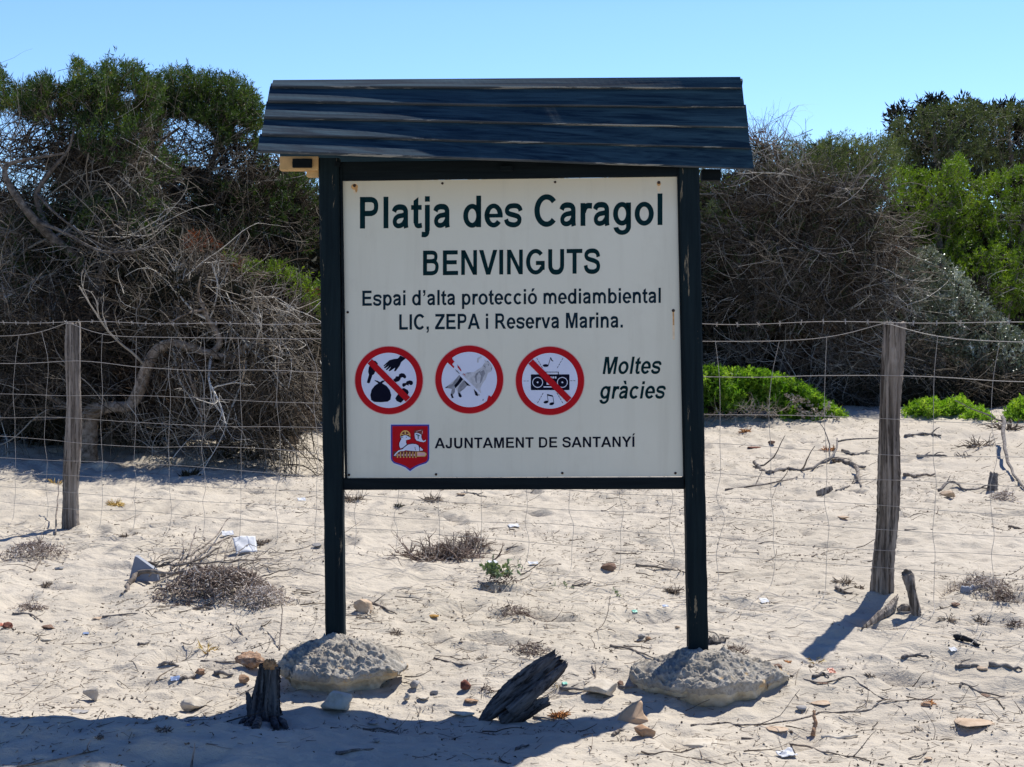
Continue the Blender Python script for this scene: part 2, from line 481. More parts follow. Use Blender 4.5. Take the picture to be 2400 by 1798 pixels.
def post_mesh(x0t, x1t, yt, x0b, x1b, yb, depth, ext):
    n = 40; rows = []
    r = np.random.default_rng(int(x0t))
    for i in range(n + 1):
        t = i / n; t2 = t * (1 + ext)
        a = SPp(x0t + (x0b - x0t) * t2, yt + (yb - yt) * t2, .028); b2 = SPp(x1t + (x1b - x1t) * t2, yt + (yb - yt) * t2, .028)
        j = r.normal(size=8) * .0007
        bv = .007
        ring = [a + (bv, 0, 0), b2 - (bv, 0, 0), b2 + (0, bv, 0), b2 + (0, depth - bv, 0), b2 + (-bv, depth, 0), a + (bv, depth, 0), a + (0, depth - bv, 0), a + (0, bv, 0)]
        rows.append(np.array(ring) + np.stack([j, j[::-1], j * 0], -1))
    V = np.array(rows).reshape(-1, 3)
    b0 = np.arange(n)[:, None] * 8; k = np.arange(8)[None]; k2 = (k + 1) % 8
    q = np.stack([b0 + k, b0 + k + 8, b0 + k2 + 8, b0 + k2], -1).reshape(-1, 4)
    return V, [q, np.array([list(range(8)), list(range(n * 8 + 7, n * 8 - 1, -1))])]

for args in ((748, 796, 372, 765, 808, 1500, .078, .10), (1590, 1637, 392, 1613, 1659, 1528, .078, .10)):
    m = MB(); m.add(*post_mesh(*args)); m.build('post', M_post, sign, False)

def quad_bar(tl, tr, br, bl, off, depth):
    a = [SPp(*p, off) for p in (tl, tr, br, bl)]
    b2 = [p + np.array([0, depth, 0]) for p in a]
    V = np.array(a + b2)
    return V, np.array([(3, 2, 1, 0), (4, 5, 6, 7), (0, 1, 5, 4), (1, 2, 6, 5), (2, 3, 7, 6), (3, 0, 4, 7)])

m = MB(); m.add(*quad_bar((803, 1122), (1603, 1120), (1604, 1146), (803, 1148), .012, .045)); bevel(m.build('bottom_rail', M_dark, sign, False), .004)
m = MB(); m.add(*quad_bar((796, 380), (1590, 372), (1591, 413), (798, 424), .010, .030)); bevel(m.build('top_rail', M_dark, sign, False), .003)
m = MB(); m.add(*quad_bar((797, 385), (803, 385), (814, 1122), (809, 1122), .016, .05)); bevel(m.build('side_batten', M_dark, sign, False), .002)
m = MB(); m.add(*quad_bar((1586, 380), (1591, 380), (1606, 1122), (1601, 1122), .016, .05)); bevel(m.build('side_batten', M_dark, sign, False), .002)
for q in (((1172, 390), (1202, 389), (1202, 402), (1172, 402)), ((786, 380), (800, 380), (800, 392), (786, 392))):
    m = MB(); m.add(*quad_bar(*q, .030, .05)); bevel(m.build('roof_bracket', M_dark, sign, False), .003)

def mat_panel():
    t = NT('panel_face')
    c = t.ramp(t.noise(1.6, 4), [(.3, (.60, .585, .485)), (.7, (.645, .63, .53))])
    sep = t.n('ShaderNodeSeparateXYZ'); t.l(t.tc.outputs['Object'], sep.inputs[0])
    mr = t.n('ShaderNodeMapRange'); mr.inputs[1].default_value = 1.72; mr.inputs[2].default_value = 1.88
    t.l(sep.outputs[2], mr.inputs[0])
    c = t.mix(t.mix(.5, mr.outputs[0], t.noise(3, 3), 'MULTIPLY'), c, (.60, .50, .33))
    c = t.mix(t.ramp(t.noise(90, 3), [(.70, gray(0)), (.74, gray(.25))]), c, (.45, .42, .36))
    c = t.mix(t.ramp(t.noise(14, 5, .65, (1, 1, .08)), [(.52, gray(0)), (.75, gray(.22))]), c, (.40, .37, .29))
    c = t.mix(t.ramp(t.noise(5, 5, .7), [(.55, gray(0)), (.75, gray(.18))]), c, (.42, .38, .30))
    return t.done(c, .6, .15)
M_panel = mat_panel()
m = MB(); m.add(*quad_bar((803, 425), (1588, 414.5), (1601, 1116.5), (814, 1120), 0, .012))
panel = m.build('panel', M_panel, sign, False)

LAY = .0006
class Strip(list):
    """outline of a ribbon: left edge points, then the right edge backwards"""
def flat(polys, name, mats, parent=panel, layer=1):
    """polys: list of (photo points, material index, layer)"""
    mb = MB(); k = 0
    for pts, mi, ly in polys:
        if isinstance(pts, Strip):
            V = np.array([SPp(p[0], p[1], LAY * (layer + ly) + k * 4e-7) for p in pts]); h = len(pts) // 2
            a = np.array(pts[0]); b_ = np.array(pts[1]); c_ = np.array(pts[-1]); fl = np.cross(b_ - a, c_ - a) > 0
            q = [(i, i + 1, 2 * h - 2 - i, 2 * h - 1 - i) for i in range(h - 1)]
            mb.add(V, np.array([t[::-1] for t in q] if fl else q), .5, mi); k += 1
            continue
        pts = [p for i, p in enumerate(pts) if i == 0 or abs(p[0] - pts[i - 1][0]) + abs(p[1] - pts[i - 1][1]) > 1e-6]
        tri = tessellate_polygon([[Vector((p[0], -p[1], 0)) for p in pts]])
        V = np.array([SPp(p[0], p[1], LAY * (layer + ly) + k * 4e-7) for p in pts])
        tr = []
        for a in tri:
            a = list(a); pa = [pts[i] for i in a]
            cr = (pa[1][0] - pa[0][0]) * (pa[2][1] - pa[0][1]) - (pa[1][1] - pa[0][1]) * (pa[2][0] - pa[0][0])
            if abs(cr) < 1e-9: continue
            tr.append(a if cr < 0 else a[::-1])
        if not tr: continue
        mb.add(V, np.array(tr), .5, mi); k += 1
    return mb.build(name, mats, parent, False)

# ---- lettering: a bold grotesque drawn from bars, ribbons and arcs (1000 units per em)
def bar(x0, x1, y0, y1): return [(x0, y0), (x1, y0), (x1, y1), (x0, y1)]
def rib(pts, w, n=7):
    p = smooth_path([(a, b, 0) for a, b in pts], n)[:, :2]
    t = nrm(np.gradient(p, axis=0)); nn = np.stack([-t[:, 1], t[:, 0]], -1) * w / 2
    return Strip(tuple(v) for v in np.vstack([p + nn, (p - nn)[::-1]]))
def arc(cx, cy, RX, RY, tx, ty, a0, a1, n=36):
    a = np.radians(np.linspace(a0, a1, n))
    o = np.stack([cx + RX * np.cos(a), cy + RY * np.sin(a)], -1); i = np.stack([cx + (RX - tx) * np.cos(a), cy + (RY - ty) * np.sin(a)], -1)
    return Strip(tuple(v) for v in np.vstack([o, i[::-1]]))
def mir(p, c): return type(p)([(2 * c - x, y) for x, y in p][::-1])
_A = [(0, 0), (155, 0), (363, 560), (363, 716), (285, 716)]
_M = [(180, 716), (272, 716), (418, 230), (418, 0), (350, 0), (190, 560)]
_Y = [(0, 716), (170, 716), (334, 440), (334, 270), (262, 300)]
_PB = rib([(150, 655), (340, 655), (430, 645), (505, 600), (530, 500), (505, 400), (430, 352), (340, 340), (150, 340)], 122)
_a = [rib([(88, 372), (120, 435), (185, 470), (275, 476), (365, 458), (412, 400), (418, 320), (418, 120), (424, 40), (432, 0)], 128),
      rib([(418, 312), (330, 288), (215, 268), (140, 225), (108, 160), (122, 95), (180, 55), (260, 55), (340, 92), (400, 170)], 112)]
_ac = [(240, 590), (330, 590), (440, 745), (290, 745)]
GL = {
 'P': (667, [bar(73, 217, 0, 716), _PB]), 'l': (278, [bar(70, 208, 0, 716)]), 'a': (556, _a),
 't': (333, [[(82, 110), (218, 110), (218, 700), (82, 615)], bar(14, 312, 410, 519), rib([(150, 140), (158, 85), (190, 52), (240, 46), (318, 60)], 112)]),
 'j': (278, [bar(70, 208, -70, 519), bar(70, 208, 592, 716), rib([(139, -55), (128, -120), (80, -152), (-22, -148)], 122)]),
 'd': (611, [arc(290, 260, 252, 272, 138, 112, 0, 360), bar(405, 543, 0, 716)]),
 'b': (611, [arc(322, 260, 252, 272, 138, 112, 0, 360), bar(68, 206, 0, 716)]),
 'p': (611, [arc(322, 260, 252, 272, 138, 112, 0, 360), bar(68, 206, -198, 519)]),
 'g': (611, [arc(290, 265, 252, 268, 138, 112, 0, 360), bar(405, 543, -20, 519), arc(296, -20, 247, 194, 138, 104, 188, 360)]),
 'e': (556, [arc(283, 260, 258, 272, 140, 108, -9, 322), bar(95, 530, 213, 300)]),
 's': (556, [rib([(488, 358), (465, 420), (400, 466), (285, 476), (170, 458), (108, 395), (115, 330), (190, 290), (300, 265), (410, 232), (455, 175), (440, 105), (380, 58), (285, 43), (175, 60), (105, 105), (78, 172)], 116)]),
 'C': (722, [arc(388, 358, 345, 371, 150, 122, 40, 318)]), 'c': (556, [arc(296, 260, 262, 272, 140, 112, 42, 318)]),
 'r': (389, [bar(65, 203, 0, 519), rib([(150, 310), (190, 400), (260, 455), (390, 452)], 130)]),
 'o': (611, [arc(305, 260, 270, 272, 140, 112, 0, 360)]),
 'B': (722, [bar(73, 217, 0, 716), rib([(150, 657), (380, 657), (470, 645), (530, 600), (540, 530), (515, 450), (440, 418), (370, 410), (150, 410)], 118), rib([(150, 405), (400, 405), (500, 385), (570, 310), (575, 200), (530, 105), (430, 65), (350, 60), (150, 60)], 120)]),
 'E': (667, [bar(73, 217, 0, 716), bar(73, 612, 595, 716), bar(73, 576, 310, 430), bar(73, 625, 0, 121)]),
 'N': (722, [bar(73, 207, 0, 716), bar(512, 646, 0, 716), [(73, 716), (215, 716), (646, 0), (504, 0)]]),
 'V': (667, [[(0, 716), (158, 716), (334, 190), (510, 716), (664, 716), (408, 0), (256, 0)]]),
 'I': (278, [bar(68, 212, 0, 716)]), 'G': (778, [arc(392, 358, 350, 371, 150, 122, 42, 330), bar(400, 720, 262, 382), bar(585, 720, 120, 382)]),
 'U': (722, [rib([(144, 716), (144, 300), (160, 165), (240, 72), (360, 50), (480, 72), (560, 165), (576, 300), (576, 716)], 146)]),
 'T': (611, [bar(232, 380, 0, 716), bar(20, 590, 595, 716)]),
 'S': (667, [rib([(560, 480), (530, 585), (445, 645), (330, 658), (205, 638), (130, 575), (125, 495), (180, 435), (290, 400), (420, 365), (525, 310), (560, 215), (530, 120), (440, 65), (330, 52), (205, 72), (125, 140), (98, 240)], 132)]),
 'i': (278, [bar(70, 208, 0, 519), bar(70, 208, 592, 716)]),
 'n': (611, [bar(65, 203, 0, 519), rib([(145, 320), (185, 410), (255, 462), (340, 470), (420, 440), (465, 365), (472, 260), (472, 0)], 136)]),
 'm': (889, [bar(62, 198, 0, 519), rib([(135, 330), (175, 420), (240, 466), (315, 468), (395, 430), (440, 350), (444, 250), (444, 0)], 132), rib([(448, 330), (490, 420), (555, 466), (630, 468), (710, 430), (756, 350), (760, 250), (760, 0)], 132)]),
 'L': (611, [bar(73, 217, 0, 716), bar(73, 580, 0, 121)]), 'Z': (611, [bar(35, 582, 595, 716), bar(20, 592, 0, 121), [(20, 110), (205, 110), (582, 605), (392, 605)]]),
 'A': (722, [_A, mir(_A, 361), bar(165, 558, 160, 280)]),
 'R': (722, [bar(73, 217, 0, 716), _PB, [(330, 300), (430, 345), (520, 270), (712, 0), (540, 0), (400, 215), (340, 285)]]),
 'v': (556, [[(12, 519), (158, 519), (278, 170), (398, 519), (541, 519), (345, 0), (211, 0)]]),
 'M': (833, [bar(71, 205, 0, 716), bar(628, 762, 0, 716), _M, mir(_M, 416.5)]),
 'D': (722, [bar(73, 217, 0, 716), rib([(150, 656), (330, 656), (450, 640), (550, 560), (590, 450), (590, 270), (550, 155), (450, 77), (330, 60), (150, 60)], 122)]),
 'J': (556, [bar(332, 478, 230, 716), rib([(405, 240), (398, 140), (350, 72), (265, 55), (165, 72), (110, 140), (98, 240)], 138)]),
 'Y': (667, [bar(262, 406, 0, 310), _Y, mir(_Y, 334)]),
 '.': (278, [bar(70, 208, 0, 137)]), ',': (278, [bar(70, 208, 0, 137), [(208, 0), (205, -70), (165, -130), (95, -165), (70, -115), (115, -85), (138, 0)]]),
 '’': (278, [bar(70, 208, 580, 716), [(208, 580), (205, 520), (165, 450), (95, 420), (70, 470), (115, 500), (138, 580)]]),
 ' ': (278, [])}
GL['ó'] = (611, GL['o'][1] + [_ac]); GL['à'] = (556, _a + [mir(_ac, 300)])
GL['Í'] = (278, GL['I'][1] + [[(70, 775), (150, 775), (265, 925), (120, 925)]])

def text(s, xl, yl, xr, yr, cap, mat, slant=0.0, name='lettering'):
    tot = sum(GL[c][0] for c in s); k = cap / 716.0
    lsb = 65; width = tot - lsb - 65
    kx = (xr - xl) / width; slope = (yr - yl) / (xr - xl); x = -lsb; polys = []
    for c in s + ' ':
        if c == ' ':
            flat(polys, name, [mat]); polys = []
        for p in GL[c][1]:
            q = type(p)()
            for a, b in p:
                X = xl + (x + a + slant * b) * kx
                q.append((X, yl + (X - xl) * slope - b * k))
            polys.append((q, 0, 0))
        x += GL[c][0]

M_let = mat_plain('green_ink', (.004, .021, .025), .85, .15, 30, .03)
M_let2 = mat_plain('blue_green_ink', (.008, .021, .033), .85, .15, 30, .03)
M_let3 = mat_plain('navy_ink', (.008, .010, .020), .85, .15, 30, .03)
text('Platja des Caragol', 843, 536, 1553, 527.5, 74, M_let)
text('BENVINGUTS', 991, 645.7, 1405, 641, 58, M_let)
text('Espai d’alta protecció mediambiental', 849, 717, 1549, 710, 35.5, M_let2)
text('LIC, ZEPA i Reserva Marina.', 935.5, 773, 1460, 768, 36, M_let2)
text('Moltes', 1412, 877, 1545, 876, 40.5, M_let, .2)
text('gràcies', 1406, 935, 1555, 934, 40.5, M_let, .2)
text('AJUNTAMENT DE SANTANYÍ', 1021, 1051, 1487, 1047.6, 24.5, M_let3)

# ---- prohibition emblems and crest
M_redp = mat_plain('sign_red', (.40, .006, .012), .7, .08, 8, .1)
M_whp = mat_plain('sign_white', (.56, .60, .74), .4, .04, 8, .4)
M_nav = mat_plain('pictogram_navy', (.005, .006, .016), .8, .15, 30, .05)
M_pk = mat_plain('faded_rim', (.60, .33, .31), .5, .08, 8)
M_gr1 = mat_plain('scratched_grey', (.20, .21, .25), .5, .35, 60)
M_gr2 = mat_plain('scratched_pale', (.42, .43, .48), .5, .2, 60)
def circ(cx, cy, r, n=64): return [(cx + r * math.cos(i / n * 2 * math.pi), cy + r * math.sin(i / n * 2 * math.pi)) for i in range(n)]
def ell(cx, cy, rx, ry, rot=0, n=24):
    c, s = math.cos(rot), math.sin(rot)
    return [(cx + rx * math.cos(a) * c - ry * math.sin(a) * s, cy + rx * math.cos(a) * s + ry * math.sin(a) * c) for a in np.arange(n) / n * 2 * math.pi]
def ringp(cx, cy, ro, ri):
    out = []
    for k in range(4):
        a = np.linspace(k * math.pi / 2, (k + 1) * math.pi / 2, 20)
        out.append([(cx + ro * math.cos(t), cy + ro * math.sin(t)) for t in a] + [(cx + ri * math.cos(t), cy + ri * math.sin(t)) for t in a[::-1]])
    return out
def line(x0, y0, x1, y1, w):
    d = math.hypot(x1 - x0, y1 - y0); ux, uy = (x1 - x0) / d, (y1 - y0) / d; nx_, ny_ = -uy * w / 2, ux * w / 2
    return [(x0 + nx_, y0 + ny_), (x1 + nx_, y1 + ny_), (x1 - nx_, y1 - ny_), (x0 - nx_, y0 - ny_)]
def dash(x0, y0, x1, y1, w, n=4):
    r = []
    for i in range(n):
        a = i / n; b = a + .72 / n
        r.append(line(x0 + (x1 - x0) * a, y0 + (y1 - y0) * a, x0 + (x1 - x0) * b, y0 + (y1 - y0) * b, w))
    return r
EM = [M_redp, M_whp, M_nav, M_pk, M_gr1, M_gr2]
def emblem(cx, cy, r, pict, slash=True):
    P = [(circ(cx, cy, r + 1.6), 3, 0), (circ(cx, cy, r), 0, 1), (circ(cx, cy, r * .815), 1, 2)]
    P += pict
    if slash:
        d = r * .80 * .7071
        P.append((line(cx - d, cy - d, cx + d, cy + d, r * .185), 0, 6))
    flat(P, 'prohibition_emblem', EM)
def cv(pts, sc, ox, oy): return [(ox + x / sc, oy + y / sc) for x, y in pts]
c3 = lambda pts: cv(pts, 5.821, 820, 800)
c4 = lambda pts: cv(pts, 5.267, 1190, 800)
hand = [(690, 195), (765, 232), (700, 285), (680, 335), (625, 408), (603, 408), (620, 358), (545, 410), (528, 400), (565, 345), (505, 395), (490, 385), (538, 332), (478, 372), (465, 358), (515, 310), (465, 345), (462, 330), (505, 290), (540, 258), (600, 242), (655, 235)]
bottle = [(318, 262), (350, 268), (382, 300), (378, 325), (345, 415), (330, 450), (308, 462), (276, 560), (262, 575), (234, 565), (236, 545), (262, 455), (250, 420), (258, 360), (285, 300)]
bag = [(390, 572), (342, 540), (338, 530), (375, 538), (412, 556), (440, 538), (478, 532), (476, 545), (440, 572), (500, 608), (545, 665), (565, 735), (555, 795), (520, 822), (420, 832), (330, 826), (292, 800), (280, 735), (298, 660), (340, 605)]
bone1 = [(590, 525), (620, 500), (630, 478), (668, 478), (672, 450), (705, 434), (740, 440), (768, 475), (766, 500), (745, 508), (722, 490), (695, 498), (690, 520), (670, 545), (620, 558)]
bone2 = [(718, 578), (730, 570), (765, 568), (778, 545), (820, 532), (855, 545), (862, 575), (850, 595), (825, 598), (806, 582), (802, 605), (775, 595), (760, 605), (745, 620), (725, 622), (715, 600)]
cup = [(722, 640), (740, 637), (790, 665), (805, 695), (795, 720), (740, 795), (695, 840), (640, 815), (620, 780), (640, 745)]
emblem(911.6, 891.6, 79.3, [(c3(p), 2, 3) for p in (hand, bottle, bag, bone1, bone2, cup)])
dog = [([(1300, 635), (1440, 520), (1500, 455), (1600, 430), (1700, 415), (1800, 350), (1840, 290), (1900, 280), (1945, 350), (1930, 410), (1880, 440), (1850, 520), (1800, 590), (1780, 640), (1790, 700), (1770, 740), (1740, 745), (1700, 690), (1680, 620), (1600, 600), (1560, 650), (1505, 690), (1528, 750), (1490, 760), (1472, 690), (1440, 640), (1420, 690), (1400, 740), (1418, 770), (1390, 775), (1372, 735), (1390, 650), (1340, 640)], 5),
       ([(1300, 635), (1340, 605), (1400, 580), (1440, 520), (1490, 460), (1530, 480), (1470, 560), (1440, 620), (1430, 700), (1400, 740), (1418, 770), (1395, 775), (1372, 735), (1385, 690), (1400, 650), (1340, 640), (1310, 640)], 4),
       ([(1300, 635), (1320, 618), (1340, 610), (1330, 630), (1305, 640)], 2), ([(1375, 715), (1395, 718), (1418, 768), (1390, 778)], 2),
       ([(1510, 480), (1545, 478), (1560, 500), (1480, 600), (1440, 640), (1425, 600), (1470, 550)], 2),
       ([(1475, 640), (1500, 590), (1560, 530), (1610, 540), (1670, 612), (1600, 605), (1560, 650), (1505, 690), (1500, 725), (1528, 750), (1515, 768), (1490, 760), (1472, 700)], 4),
       ([(1560, 545), (1610, 545), (1670, 615), (1600, 600)], 2), ([(1478, 700), (1500, 705), (1530, 750), (1510, 768), (1485, 750)], 2),
       ([(1600, 430), (1700, 420), (1800, 360), (1870, 425), (1830, 530), (1770, 590), (1720, 570), (1690, 500), (1620, 470)], 5),
       ([(1700, 490), (1720, 440), (1800, 380), (1730, 470), (1735, 570), (1718, 560)], 4), ([(1760, 420), (1830, 390), (1845, 440), (1790, 560), (1770, 585), (1790, 470)], 4),
       ([(1690, 650), (1720, 665), (1752, 735), (1740, 748), (1712, 735), (1700, 690)], 2), ([(1755, 705), (1772, 720), (1768, 735), (1757, 725)], 2),
       ([(1810, 790), (1828, 788), (1818, 815), (1812, 812)], 4), ([(1870, 265), (1890, 270), (1900, 330), (1890, 340)], 4), ([(1930, 355), (1940, 360), (1935, 400), (1928, 390)], 4),
       ([(1825, 325), (1855, 350), (1850, 362), (1822, 340)], 4), ([(1600, 428), (1650, 428), (1650, 436), (1600, 438)], 4),
       ([(1740, 230), (1790, 200), (1800, 215), (1760, 250), (1755, 290), (1735, 290)], 5), ([(1840, 250), (1900, 300), (1880, 310), (1835, 270)], 5),
       ([(1440, 390), (1500, 430), (1560, 480), (1680, 600), (1800, 720), (1780, 740), (1650, 610), (1530, 500)], 1)]
rem = [([(1335, 292), (1300, 235), (1350, 200), (1418, 186), (1395, 215), (1398, 240), (1428, 280), (1405, 300), (1398, 320), (1425, 345), (1418, 368)], 0),
       ([(1460, 312), (1490, 345), (1510, 375), (1525, 412), (1505, 400), (1480, 365), (1465, 345), (1475, 340)], 0),
       ([(1430, 375), (1470, 405), (1500, 440), (1490, 445), (1455, 412)], 4), ([(1545, 435), (1580, 462), (1572, 470), (1548, 445)], 0),
       ([(1868, 825), (1880, 775), (1895, 735), (1930, 758), (1960, 790), (1930, 830), (1890, 850)], 0)]
emblem(1099.9, 889.7, 79.5, [(c3(p), k, 3 + i * .03) for i, (p, k) in enumerate(dog)] + [(c3(p), k, 5 + i * .03) for i, (p, k) in enumerate(rem)], False)
box4 = lambda x0, y0, x1, y1: c4([(x0, y0), (x1, y0), (x1, y1), (x0, y1)])
P3 = [(c4([(285, 415), (292, 408), (755, 408), (762, 415), (762, 595), (755, 603), (292, 603), (285, 595)]), 2, 3)]
for p in ((455, 376, 630, 384), (620, 384, 630, 408), (455, 384, 463, 408)): P3.append((box4(*p), 2, 3))
for cx_ in (369, 674):
    P3 += [(c4(p), 1, 4) for p in ringp(cx_, 507, 66, 57)] + [(c4(circ(cx_, 507, 11, 16)), 1, 4)]
for p in ((520, 435, 543, 458), (551, 435, 572, 458), (580, 435, 601, 458), (480, 500, 560, 536), (442, 556, 600, 570)): P3.append((box4(*p), 1, 4))
for d in ((358, 208, 435, 340), (682, 208, 604, 340), (438, 637, 362, 772), (606, 637, 686, 772), (195, 490, 268, 490), (772, 487, 845, 487)):
    P3 += [(c4(p), 2, 3) for p in dash(*d, 6, 4 if abs(d[1] - d[3]) > 9 else 2)]
P3 += [(c4(ell(468, 300, 36, 17)), 2, 3), (c4(line(500, 298, 530, 202, 7)), 2, 3), (c4([(526, 200), (536, 200), (545, 225), (564, 246), (556, 250), (536, 236)]), 2, 3),
       (c4(ell(473, 750, 31, 17, -.25)), 2, 3), (c4(ell(543, 771, 31, 17, -.25)), 2, 3), (c4(line(500, 745, 487, 652, 6)), 2, 3), (c4(line(570, 766, 556, 672, 6)), 2, 3), (c4([(485, 650), (556, 668), (558, 686), (487, 670)]), 2, 3)]
emblem(1288.9, 892.7, 80, P3)

c5 = lambda pts: cv(pts, 8.508, 900, 980)
def shield(d):
    p = [(138 + d, 130 + d), (902 - d, 128 + d), (902 - d, 800 - d * .2), (890 - d, 850 - d * .3), (840 - d * .6, 900 - d * .8), (700, 945 - d), (620, 985 - d * 1.1), (520, 1058 - d * 1.5), (430, 985 - d * 1.1), (340, 945 - d), (200 + d * .6, 900 - d * .8), (150 + d, 850 - d * .3), (138 + d, 800 - d * .2)]
    return c5(p)
M_blu = mat_plain('crest_blue', (.030, .020, .24), .4, .1, 10); M_gold = mat_plain('crest_gold', (.62, .36, .10), .4, .15, 20); M_mar = mat_plain('crest_maroon', (.11, .012, .010), .4, .2, 20)
M_pink = mat_plain('crest_pink', (.62, .34, .36), .4, .1, 20); M_grn = mat_plain('crest_green', (.02, .07, .05), .4, .1, 20)
body = [(330, 385), (322, 375), (370, 360), (400, 342), (440, 340), (480, 360), (535, 395), (520, 420), (470, 432), (440, 440), (440, 490), (455, 520), (410, 560), (370, 590), (330, 605), (315, 575), (305, 540), (310, 490), (330, 450), (350, 410)]
rump = [(195, 745), (240, 690), (290, 645), (370, 620), (420, 575), (480, 530), (560, 513), (640, 520), (690, 550), (702, 600), (725, 575), (745, 600), (778, 625), (770, 648), (720, 650), (690, 658), (600, 655), (520, 650), (430, 640), (400, 655), (330, 655), (270, 690), (215, 752)]
flag = [(612, 300), (650, 290), (700, 305), (745, 330), (745, 385), (762, 430), (790, 455), (838, 430), (832, 460), (790, 478), (720, 468), (650, 445), (618, 400)]
def grow2(p, d):
    cx_ = sum(a for a, _ in p) / len(p); cy_ = sum(b for _, b in p) / len(p)
    return [(a + d * (a - cx_) / max(1, math.hypot(a - cx_, b - cy_)), b + d * (b - cy_) / max(1, math.hypot(a - cx_, b - cy_))) for a, b in p]
K = [(c5([(126, 116), (914, 114), (914, 810), (850, 912), (640, 995), (520, 1074), (400, 995), (190, 912), (126, 810)]), 1, 0), (shield(0), 0, 1), (shield(30), 2, 2),
     (c5(circ(425, 345, 102, 30)), 4, 3), (c5(circ(425, 345, 80, 30)), 5, 3.5)]
for a in (-90, -20, 200): K.append((c5(line(425, 345, 425 + 92 * math.cos(math.radians(a)), 345 + 92 * math.sin(math.radians(a)), 22)), 4, 4))
K += [(c5([(185, 662), (800, 662), (850, 690), (858, 720), (840, 765), (800, 778), (190, 778)]), 5, 3),
      (c5([(660, 672), (800, 676), (845, 700), (850, 730), (820, 766), (660, 768)]), 4, 3.5), (c5([(668, 686), (800, 688), (828, 715), (805, 750), (668, 752)]), 6, 4)]
for x in (270, 330, 395, 455, 517, 577, 636):
    K.append((c5([(x - 7, 668), (x + 7, 668), (x + 7, 760), (x + 13, 790), (x - 13, 790), (x - 7, 760)]), 4, 4))
    K.append((c5(ell(x - 30, 735, 11, 24)), 6, 3.6))
K += [(c5(grow2(body, 12)), 3, 4.5), (c5(body), 1, 5), (c5(grow2(rump, 11)), 3, 5.2), (c5(rump), 1, 5.6), (c5(ell(447, 380, 9, 9)), 3, 6), (c5([(612, 575), (622, 570), (632, 640), (622, 640)]), 3, 6), (c5([(705, 570), (716, 570), (716, 650), (703, 650)]), 3, 6), (c5([(318, 390), (385, 372), (380, 385), (330, 400)]), 3, 6),
      (c5([(605, 250), (750, 225), (780, 210), (778, 240), (765, 340), (700, 305), (605, 310)]), 5, 4), (c5(line(640, 265, 745, 240, 9)), 6, 4.4), (c5(line(770, 252, 762, 312, 10)), 6, 4.4), (c5(grow2(flag, 8)), 3, 4.5), (c5(flag), 1, 5),
      (c5(line(635, 320, 715, 355, 18)), 7, 5.4), (c5(line(680, 325, 683, 415, 18)), 7, 5.5)]
flat(K, 'crest', [M_blu, M_whp, M_redp, M_nav, M_gold, M_mar, M_pink, M_grn])

M_scr = mat_plain('rusty_screw', (.035, .018, .012), .6, .3, 200)
M_rst = mat_plain('rust_stain', (.50, .27, .10), .6, .25, 60); M_rst2 = mat_plain('pale_rust_stain', (.68, .54, .36), .6, .1, 60)
SC = [(831, 435, 1), (1037, 430, 0), (1301, 427, 0), (1544, 428, .6), (815, 732, 0), (1578, 728, .8), (818, 1113, 0), (1022, 1112, 0), (1318, 1109, 0), (1583, 1109, 0)]
for x, y, rs in SC:
    V, Fc = ICO2; p = SPp(x, y, 0); mb = MB()
    mb.add(V * np.array([.0052, .003, .0052]) * (1.25 if rs else 1) + p - np.array([0, .0012, 0]), Fc); mb.build('screw', M_scr, panel)
M_sm = [M_rst2, M_rst]
flat([(ell(833, 441, 6, 13), 0, 0), (ell(831, 438, 8, 7), 1, .5), (ell(835, 444, 3, 7), 1, .6)], 'rust_stain', M_sm)
flat([(line(1578, 730, 1579, 796, 5), 0, 0), (line(1578, 730, 1578.6, 762, 3), 1, .5)], 'rust_stain', M_sm)
flat([(ell(1544, 436, 4.5, 14), 0, 0), (ell(1544, 431, 4.6, 5), 1, .5)], 'rust_stain', M_sm)

